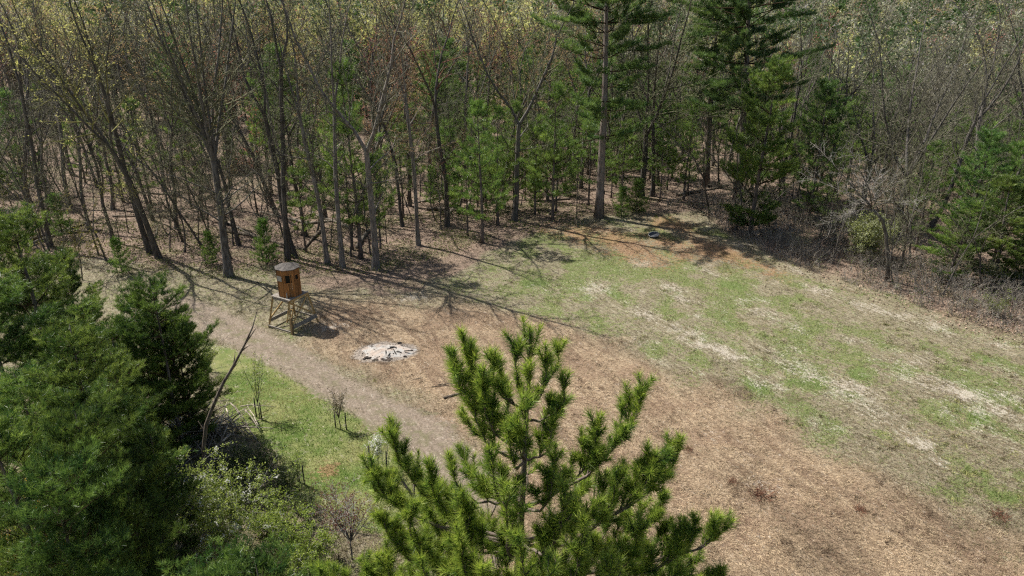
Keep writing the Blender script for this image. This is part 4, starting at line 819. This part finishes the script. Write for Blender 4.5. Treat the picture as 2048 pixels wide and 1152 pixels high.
for i in range(80):
    q = obj('stick', stick_me[i % 5], pile, (r.normal(0, .85), r.normal(0, .8), .1 + .9 * r.random() * math.exp(-r.random())), r.normal(.3, 1.2)); q.rotation_euler = (0, r.normal(0, .3), q.rotation_euler[2]); b_ = r.uniform(.6, 2.1); q.color = (b_, b_ * .97, b_ * .93, 1)
for i, (u, v, L, az, lab, rad) in enumerate(((912, 790, 1.3, .55, 'short cut log lying in the straw left of the near pine', .07), (905, 768, 1.4, .1, 'thin dark stick lying behind the short cut log', .025), (880, 772, .9, .12, 'thinnest stick lying left behind the short log', .02), (835, 757, .5, .2, 'short twig lying in the straw right of the fire', .02), (1260, 456, 1.4, .1, 'pale stick lying above the round tub', .03))):
    g = Geo(); P = chain(r, (-L / 2, 0, rad * .8), (1, 0, 0), L, 4, .03, 0); g.tube(P, np.linspace(rad, rad * .8, 5), 7); p = on(u, v); o = obj('log' if rad > .05 else 'stick', g.mesh('stick', [M_dead]), None, p, az); o.color = (.6, .55, .5, 1); tag(o, lab, 'log' if rad > .05 else 'stick')
for i, (u, v, s, lab) in enumerate(((1522, 990, 1., 'tuft of reddish dead stalks in the straw at lower right'), (1465, 965, .5, 'small tuft of dead stalks left of the larger one'), (1720, 1020, .6, 'dark clump of dead stalks near the lower right'), (1995, 1030, .8, 'reddish dead stalks near the right picture edge'), (1375, 900, .5, 'dark clump of stalks right of the near pine'))):
    rg = np.random.default_rng(90 + i); g = Geo(); n = 90; bp = rg.normal(0, .22, (n, 3)) * [1, 1, 0]; g.cones(bp, bp + np.stack([rg.normal(0, .2, n), rg.normal(0, .2, n), rg.uniform(.08, .34, n)], -1), .012, .004, 3, 0, pick((.12, .055, .035), (.30, .16, .10), rg.random(n)))
    tag(obj('dead_stalk_clump', g.mesh('stalks', [M_vert]), None, on(u, v), 0, s), lab, 'dead plant')

# ------------------------------------------------------------------ planted fruit saplings with stakes
M_stake = plain('stake', (.035, .032, .03), (.08, .072, .065), 9)
def staked(seed, u, v, H, label, stk, leafc=GRN, leafn=2, flowers=0, cage=False, W=.9, stems=5):
    p = on(u, v); o = put_shrub(shrub(seed, H, W, stems, 10, leafc, leafn, .065, .014, flowers, (.85, .85, .82), trunk=H * .3, upr=1.), 'planted_sapling', label, 'sapling', p, bark=(.7, .68, .66, 1), parts=('trunk', 'crown'))
    for i, (dx, dy, h) in enumerate(stk): st_ = thing('stake', ('left' if dx < 0 else 'right') + ' dark stake of the ' + label, 'stake', p + [dx, dy, 0]); g = Geo(); g.tube([(0, 0, -.1), (0, 0, h * .5), (.01, 0, h)], [.028, .028, .026], 6); obj('post', g.mesh('stake', [M_stake]), st_)
    if cage:
        c = thing('wire_cage', 'wire mesh guard round the ' + label, 'plant guard', p); g = Geo(); R_ = .42
        for i in range(14): a = i * TAU / 14; g.cones([(R_ * math.cos(a), R_ * math.sin(a), 0)], [(R_ * math.cos(a), R_ * math.sin(a), 1.)], .004, .004)
        for z in np.linspace(.05, 1, 8): a = np.arange(17) * TAU / 16; Q = np.stack([R_ * np.cos(a), R_ * np.sin(a), a * 0 + z], -1); g.cones(Q[:-1], Q[1:], .004, .004)
        obj('wire', g.mesh('cage', [plain('wire', (.12, .12, .12), (.2, .2, .2), 5, rough=.4)]), c)
staked(71, 520, 838, 2.9, 'tallest staked sapling beside the leaning snag', ((-.2, .15, 1.0), (.12, -.1, .9)), W=1.3, stems=7)
staked(72, 682, 858, 2.0, 'bushy bare sapling beside the dirt track', ((-.25, .1, .8), (.25, -.05, .85)), ((.15, .11, .07), (.24, .2, .1)), 1, stems=10)
staked(73, 600, 965, 1.6, 'thin little sapling nearest the brambles', ((-.1, .1, 1.), (.2, -.1, .9)), stems=2, W=.4)
staked(74, 757, 935, 1.7, 'white blossoming sapling left of the near pine', ((-.38, .2, 1.0), (.36, -.1, .9)), stems=7, W=1.0, flowers=.3, cage=True)

# ------------------------------------------------------------------ pines of the left foreground
for i, (u, v, Y, key, s, rz, lab) in enumerate((
        (295, 545, 25.5, 'near_pine0', .9, .2, 'dense pine nearest the dirt track on the left'),
        (205, 690, 22.0, 'near_pine1', .85, 1.1, 'pine between the track pine and the left edge'),
        (90, 650, 18.0, 'near_pine1', .95, 2.5, 'light green pine near the left picture edge'),
        (20, 400, 29.0, 'near_pine1', 1.15, .5, 'tall pine cut by the left picture edge'),
        (115, 500, 33.0, 'near_pine0', .85, 4., 'pine behind the tall one at the left edge'),
        (-60, 560, 23.0, 'near_pine0', 1.2, 3., 'big pine mostly beyond the left picture edge'),
        (285, 850, 19.0, 'near_pine2', .7, 5., 'dark low pine behind the white blossom shrub'),
        (225, 890, 16.5, 'near_pine2', .8, 1., 'dark pine at the bottom left'),
        (120, 820, 15.0, 'near_pine0', .8, 2., 'pine in the bottom left corner'),
        (10, 800, 15.0, 'near_pine1', .9, 5.5, 'corner pine at the far bottom left'),
        (338, 612, 26.6, 'near_pine1', .85, 4.9, 'full rounded pine between the track and the track pine'),
        (262, 598, 26.2, 'near_pine0', .95, 2.9, 'full dark pine left beside the track pine'),
        (350, 640, 27.5, 'near_pine2', .75, 2.2, 'rounded pine at the track side of the left pines'),
        (150, 590, 27.0, 'near_pine1', 1., .9, 'mid green pine in the middle of the left stand'),
        (230, 640, 24.5, 'near_pine0', .95, 4.4, 'dark pine behind the track pine'),
        (60, 520, 31.0, 'near_pine0', 1.1, 5.1, 'dark pine behind the left edge pines'),
        (40, 720, 20.0, 'near_pine1', 1.05, .3, 'bright crowned pine in the left stand near the edge'),
        (170, 780, 18.5, 'near_pine0', 1., 3.3, 'dark green pine low in the left stand'),
        (235, 770, 21.5, 'near_pine2', .85, 3.9, 'dark rounded pine by the brush pile'),
        (60, 930, 13.0, 'near_pine0', .9, 1.9, 'lowest pine crown in the bottom left corner'),
        (410, 1085, 11.5, 'near_pine1', .9, .7, 'pine top poking up at the bottom left of centre'),
        (505, 1090, 10.5, 'near_pine0', .9, .1, 'pine top below the green bush at the bottom edge'))):
    t_ = AT(u, v, Y); zb = gz1(t_[0], t_[1]); Hn = {'near_pine0': 8.5, 'near_pine1': 9.5, 'near_pine2': 7.5}[key]
    hgt = t_[2] - zb; sz = hgt / Hn; sx = s * (.6 * sz + .4)
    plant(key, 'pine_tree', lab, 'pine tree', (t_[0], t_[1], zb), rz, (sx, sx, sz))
# slim bare trees standing among the left pines
for (u, v, key, s, ti, lab) in ((195, 700, 'pole', 1.2, -.12, 'thin dark bare tree with curved stem above the left pines'), (115, 690, 'pole', 1.35, -.2, 'leaning bare dead stem between the left edge pines'), (165, 560, 'pole1', 1.3, .1, 'small budding sapling above the left pines')):
    plant(key, 'bare_tree', lab, 'tree', on(u, v), .4 * s, s, (.30, .27, .07), (1, .95, .9, 1), tilt=(0, ti))

# ------------------------------------------------------------------ the near pine, needle by needle
rg = np.random.default_rng(2024); PY = 5.2
K = Geo(); W = Geo(); T = Geo()
tip0 = AT(1062, 668, PY); tb = np.array([tip0[0] - .12, tip0[1] + .05, 0.])
def trunk_at(z):
    f = (tip0[2] - z) / tip0[2]; return np.array([tip0[0] - .10 * min(1, f * 6) , PY + .04 * math.sin(z * 1.7), z])
zs = np.concatenate([np.linspace(0, 11, 8), np.linspace(12, tip0[2], 9)])
T.tube([trunk_at(z) for z in zs], [.14 * (1 - z / (tip0[2] + .05)) ** .85 + .007 for z in zs], 9)
NP = []; ND = []; NL = []; NC = []
def needles(Q, s0, dens, young=0.):
    """five-needle bundles round the outer part of a shoot"""
    seg = np.linalg.norm(np.diff(Q, axis=0), axis=1); L = seg.sum(); n = int(dens * L * (1 - s0)) + 8
    t = s0 + (1 - s0) * rg.random(n) ** .8; q = t * (len(Q) - 1); i = np.minimum(q.astype(int), len(Q) - 2); f = (q - i)[:, None]
    p = Q[i] * (1 - f) + Q[i + 1] * f; d = norm(Q[i + 1] - Q[i]); a, bb = perp(d); az = rg.uniform(0, TAU, n)[:, None]
    sp_ = np.clip(rg.normal(.72, .2, n) - .25 * (t > .9), .15, 1.2)[:, None]
    v = d * np.cos(sp_) + (a * np.cos(az) + bb * np.sin(az)) * np.sin(sp_); v[:, 2] -= .06
    NP.append(p); ND.append(v); NL.append(rg.uniform(.075, .115, n) * (1 - .45 * (t > .93)))
    NC.append(np.clip(rg.normal(.42, .2) + rg.normal(0, .10, n) + young * (t > .86) * .55, 0, 1.2))
def shoot(p, d, L, r, lvl, young):
    Q = chain(rg, p, d, L, 4, .06, .10 if lvl else .07); W.tube(Q, np.linspace(r, max(.0028, r * .45), 5), 5 if lvl else 3, cap=False)
    if lvl == 0 or L < .17: needles(Q, max(0, 1 - .28 / L), 620, young)
    else:
        needles(Q, max(.3, 1 - .34 / L), 520, young); side = norm(np.cross(norm(Q[-1] - Q[0]), UP)); m = max(2, int(L / .19))
        for j, t in enumerate(np.linspace(.26, .9, m)):
            pp, dd = interp(Q, t)
            for sg in ((-1, 1) if lvl > 1 or j % 2 else (1 if j % 4 else -1,)):
                v = norm(dd * .8 + side * sg * rg.uniform(.35, .85) + UP * rg.normal(.8, .3)); shoot(pp, v, max(.11, L * rg.uniform(.25, .48) * (1.12 - .65 * t)), r * .5, lvl - 1, young * .9)
        for _ in range(rg.integers(2, 4)): shoot(Q[-1], norm(norm(Q[-1] - Q[-2]) + rg.normal(0, .38, 3)), rg.uniform(.09, .18), r * .45, 0, young)
def limb(z0, u, v, Y, young=.95, r=.022, lvl=2, sag=.16):
    """a whorl branch from the trunk at z0 curving up to a tip"""
    a = trunk_at(z0); e = AT(u, v, Y) - UP * .11; L = np.linalg.norm(e - a); hz = (e - a) * [1, 1, 0]; m1_ = a + hz * .55 + UP * (e - a)[2] * .12; m2_ = a + hz * .97 + UP * (e - a)[2] * .42
    t = np.linspace(0, 1, 9)[:, None]; Q = (1 - t) ** 3 * a + 3 * (1 - t) ** 2 * t * m1_ + 3 * (1 - t) * t ** 2 * m2_ + t ** 3 * e; Q[1:-1] += rg.normal(0, .012, (7, 3))
    r = .007 + .009 * L; W.tube(Q, np.linspace(r, .004, 9), 6, cap=False); needles(Q, max(.55, 1 - .36 / L), 560, young); side = norm(np.cross(norm(e - a), UP)); m = max(3, int(L / .2))
    for j, s in enumerate(np.linspace(.38, .93, m)):
        p, d = interp(Q, s)
        for sg in (-1, 1):
            if rg.random() < .2: continue
            vv = norm(d * .8 + side * sg * rg.uniform(.3, .8) + UP * rg.normal(.85, .3)); shoot(p, vv, max(.14, min(.42, L * .42) * rg.uniform(.45, 1) * (1.15 - .75 * s)), r * .45, 1, young)
    for _ in range(3): shoot(e, norm(norm(e - Q[-2]) + rg.normal(0, .3, 3)), rg.uniform(.1, .2), .005, 0, young)
zt = tip0[2]
# leader and its top candles
for u, v, Y in ((1036, 640, PY), (1064, 650, PY - .02), (1086, 655, PY + .05), (1012, 668, PY - .1)): a = trunk_at(zt - .28); e = AT(u, v, Y); shoot(a, norm(e - a), np.linalg.norm(e - a), .008, 0, 1.)
needles(np.array([trunk_at(z) for z in np.linspace(zt - .45, zt, 5)]), .1, 700, .6)
for a in ((.62, 1030, 690, PY - .10), (.66, 1092, 705, PY - .14), (.72, 1000, 728, PY + .1), (.62, 1116, 685, PY + .12), (.68, 985, 705, PY - .15), (.66, 1060, 735, PY - .3), (.8, 1128, 755, PY - .2),
          (1.0, 930, 672, PY + .15), (1.02, 906, 705, PY - .05), (1.05, 962, 740, PY - .25), (1.0, 1122, 795, PY + .3), (1.1, 1050, 800, PY - .5), (1.1, 1010, 762, PY + .4), (1.15, 950, 800, PY - .15), (1.15, 1105, 830, PY - .3), (1.2, 1020, 855, PY - .45), (1.2, 940, 830, PY + .35),
          (1.68, 1283, 764, PY + .28), (1.66, 1196, 840, PY + .08), (1.62, 985, 900, PY - .6), (1.6, 930, 905, PY + .4), (1.65, 1110, 900, PY - .55), (1.6, 1060, 900, PY + .6), (1.6, 905, 925, PY - .3),
          (2.1, 1357, 888, PY + .25), (2.05, 1312, 905, PY + .0), (2.1, 787, 870, PY + .3), (2.05, 740, 930, PY + .05), (2.1, 1235, 950, PY - .3), (2.1, 1010, 965, PY - .8), (2.1, 862, 950, PY - .1), (2.05, 1130, 975, PY - .7), (2.1, 925, 985, PY - .65), (2.1, 1180, 930, PY + .5),
          (2.55, 1446, 1045, PY + .15), (2.6, 1388, 1052, PY - .15), (2.6, 1285, 1040, PY - .45), (2.6, 1165, 1050, PY - .85), (2.6, 1040, 1070, PY - 1.0), (2.6, 920, 1060, PY - .8), (2.6, 815, 1020, PY - .4), (2.6, 765, 1030, PY - .05), (2.6, 850, 1000, PY + .45), (2.6, 1320, 990, PY + .4),
          (3.05, 1290, 1095, PY + .2), (3.05, 1180, 1085, PY + .3), (3.05, 1010, 1095, PY - .3), (3.05, 1085, 1085, PY + .1), (2.6, 1105, 1040, PY - .3), (2.6, 985, 1045, PY + .15), (3.05, 900, 1085, PY + .1), (3.05, 1385, 1110, PY + .3), (3.1, 830, 1095, PY + .3),
          (3.1, 735, 1120, PY + .1), (3.1, 650, 1135, PY - .05), (3.1, 1430, 1140, PY - .15), (3.1, 1350, 1135, PY - .5), (3.1, 1230, 1125, PY - .85), (3.1, 1095, 1135, PY - 1.1), (3.1, 965, 1135, PY - 1.05), (3.1, 845, 1115, PY - .75), (3.1, 770, 1115, PY - .35)):
    limb(zt - a[0], a[1], a[2], a[3])
for h in (3.6, 4.2, 4.8, 5.6, 6.6, 7.7):      # lower whorls, below the picture
    for j in range(5):
        an = j * TAU / 5 + h; R_ = 1.5 + .17 * h; e = trunk_at(zt - h) + np.array([math.cos(an) * R_, math.sin(an) * R_, R_ * .35]); shoot(trunk_at(zt - h), norm(e - trunk_at(zt - h)), R_, .03, 1, .5)
P_ = np.concatenate(NP); D_ = np.concatenate(ND); L_ = np.concatenate(NL); t_ = np.concatenate(NC)
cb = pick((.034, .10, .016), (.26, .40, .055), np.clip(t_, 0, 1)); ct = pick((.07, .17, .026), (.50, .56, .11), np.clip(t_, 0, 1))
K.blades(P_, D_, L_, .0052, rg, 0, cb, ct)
near = thing('near_pine_tree', 'close white pine top with upswept needle tufts in the bottom centre', 'pine tree', (0, 0, 0))
near.location = (tb[0], PY, 0); sh = -np.array([tb[0], PY, 0])
for nm, G_, mt in (('trunk', T, [M_pinebark]), ('branches', W, [M_pinebark]), ('needles', K, [M_needle])):
    v, f, m, c, sm = G_.arrays(); o = obj(nm, mesh_from(nm, v + sh, f, m, c, sm, mt), near)
    if nm != 'needles': o.color = (1.15, 1.1, 1.05, 1)

print('triangles', sum(len(m.polygons) for m in bpy.data.meshes))
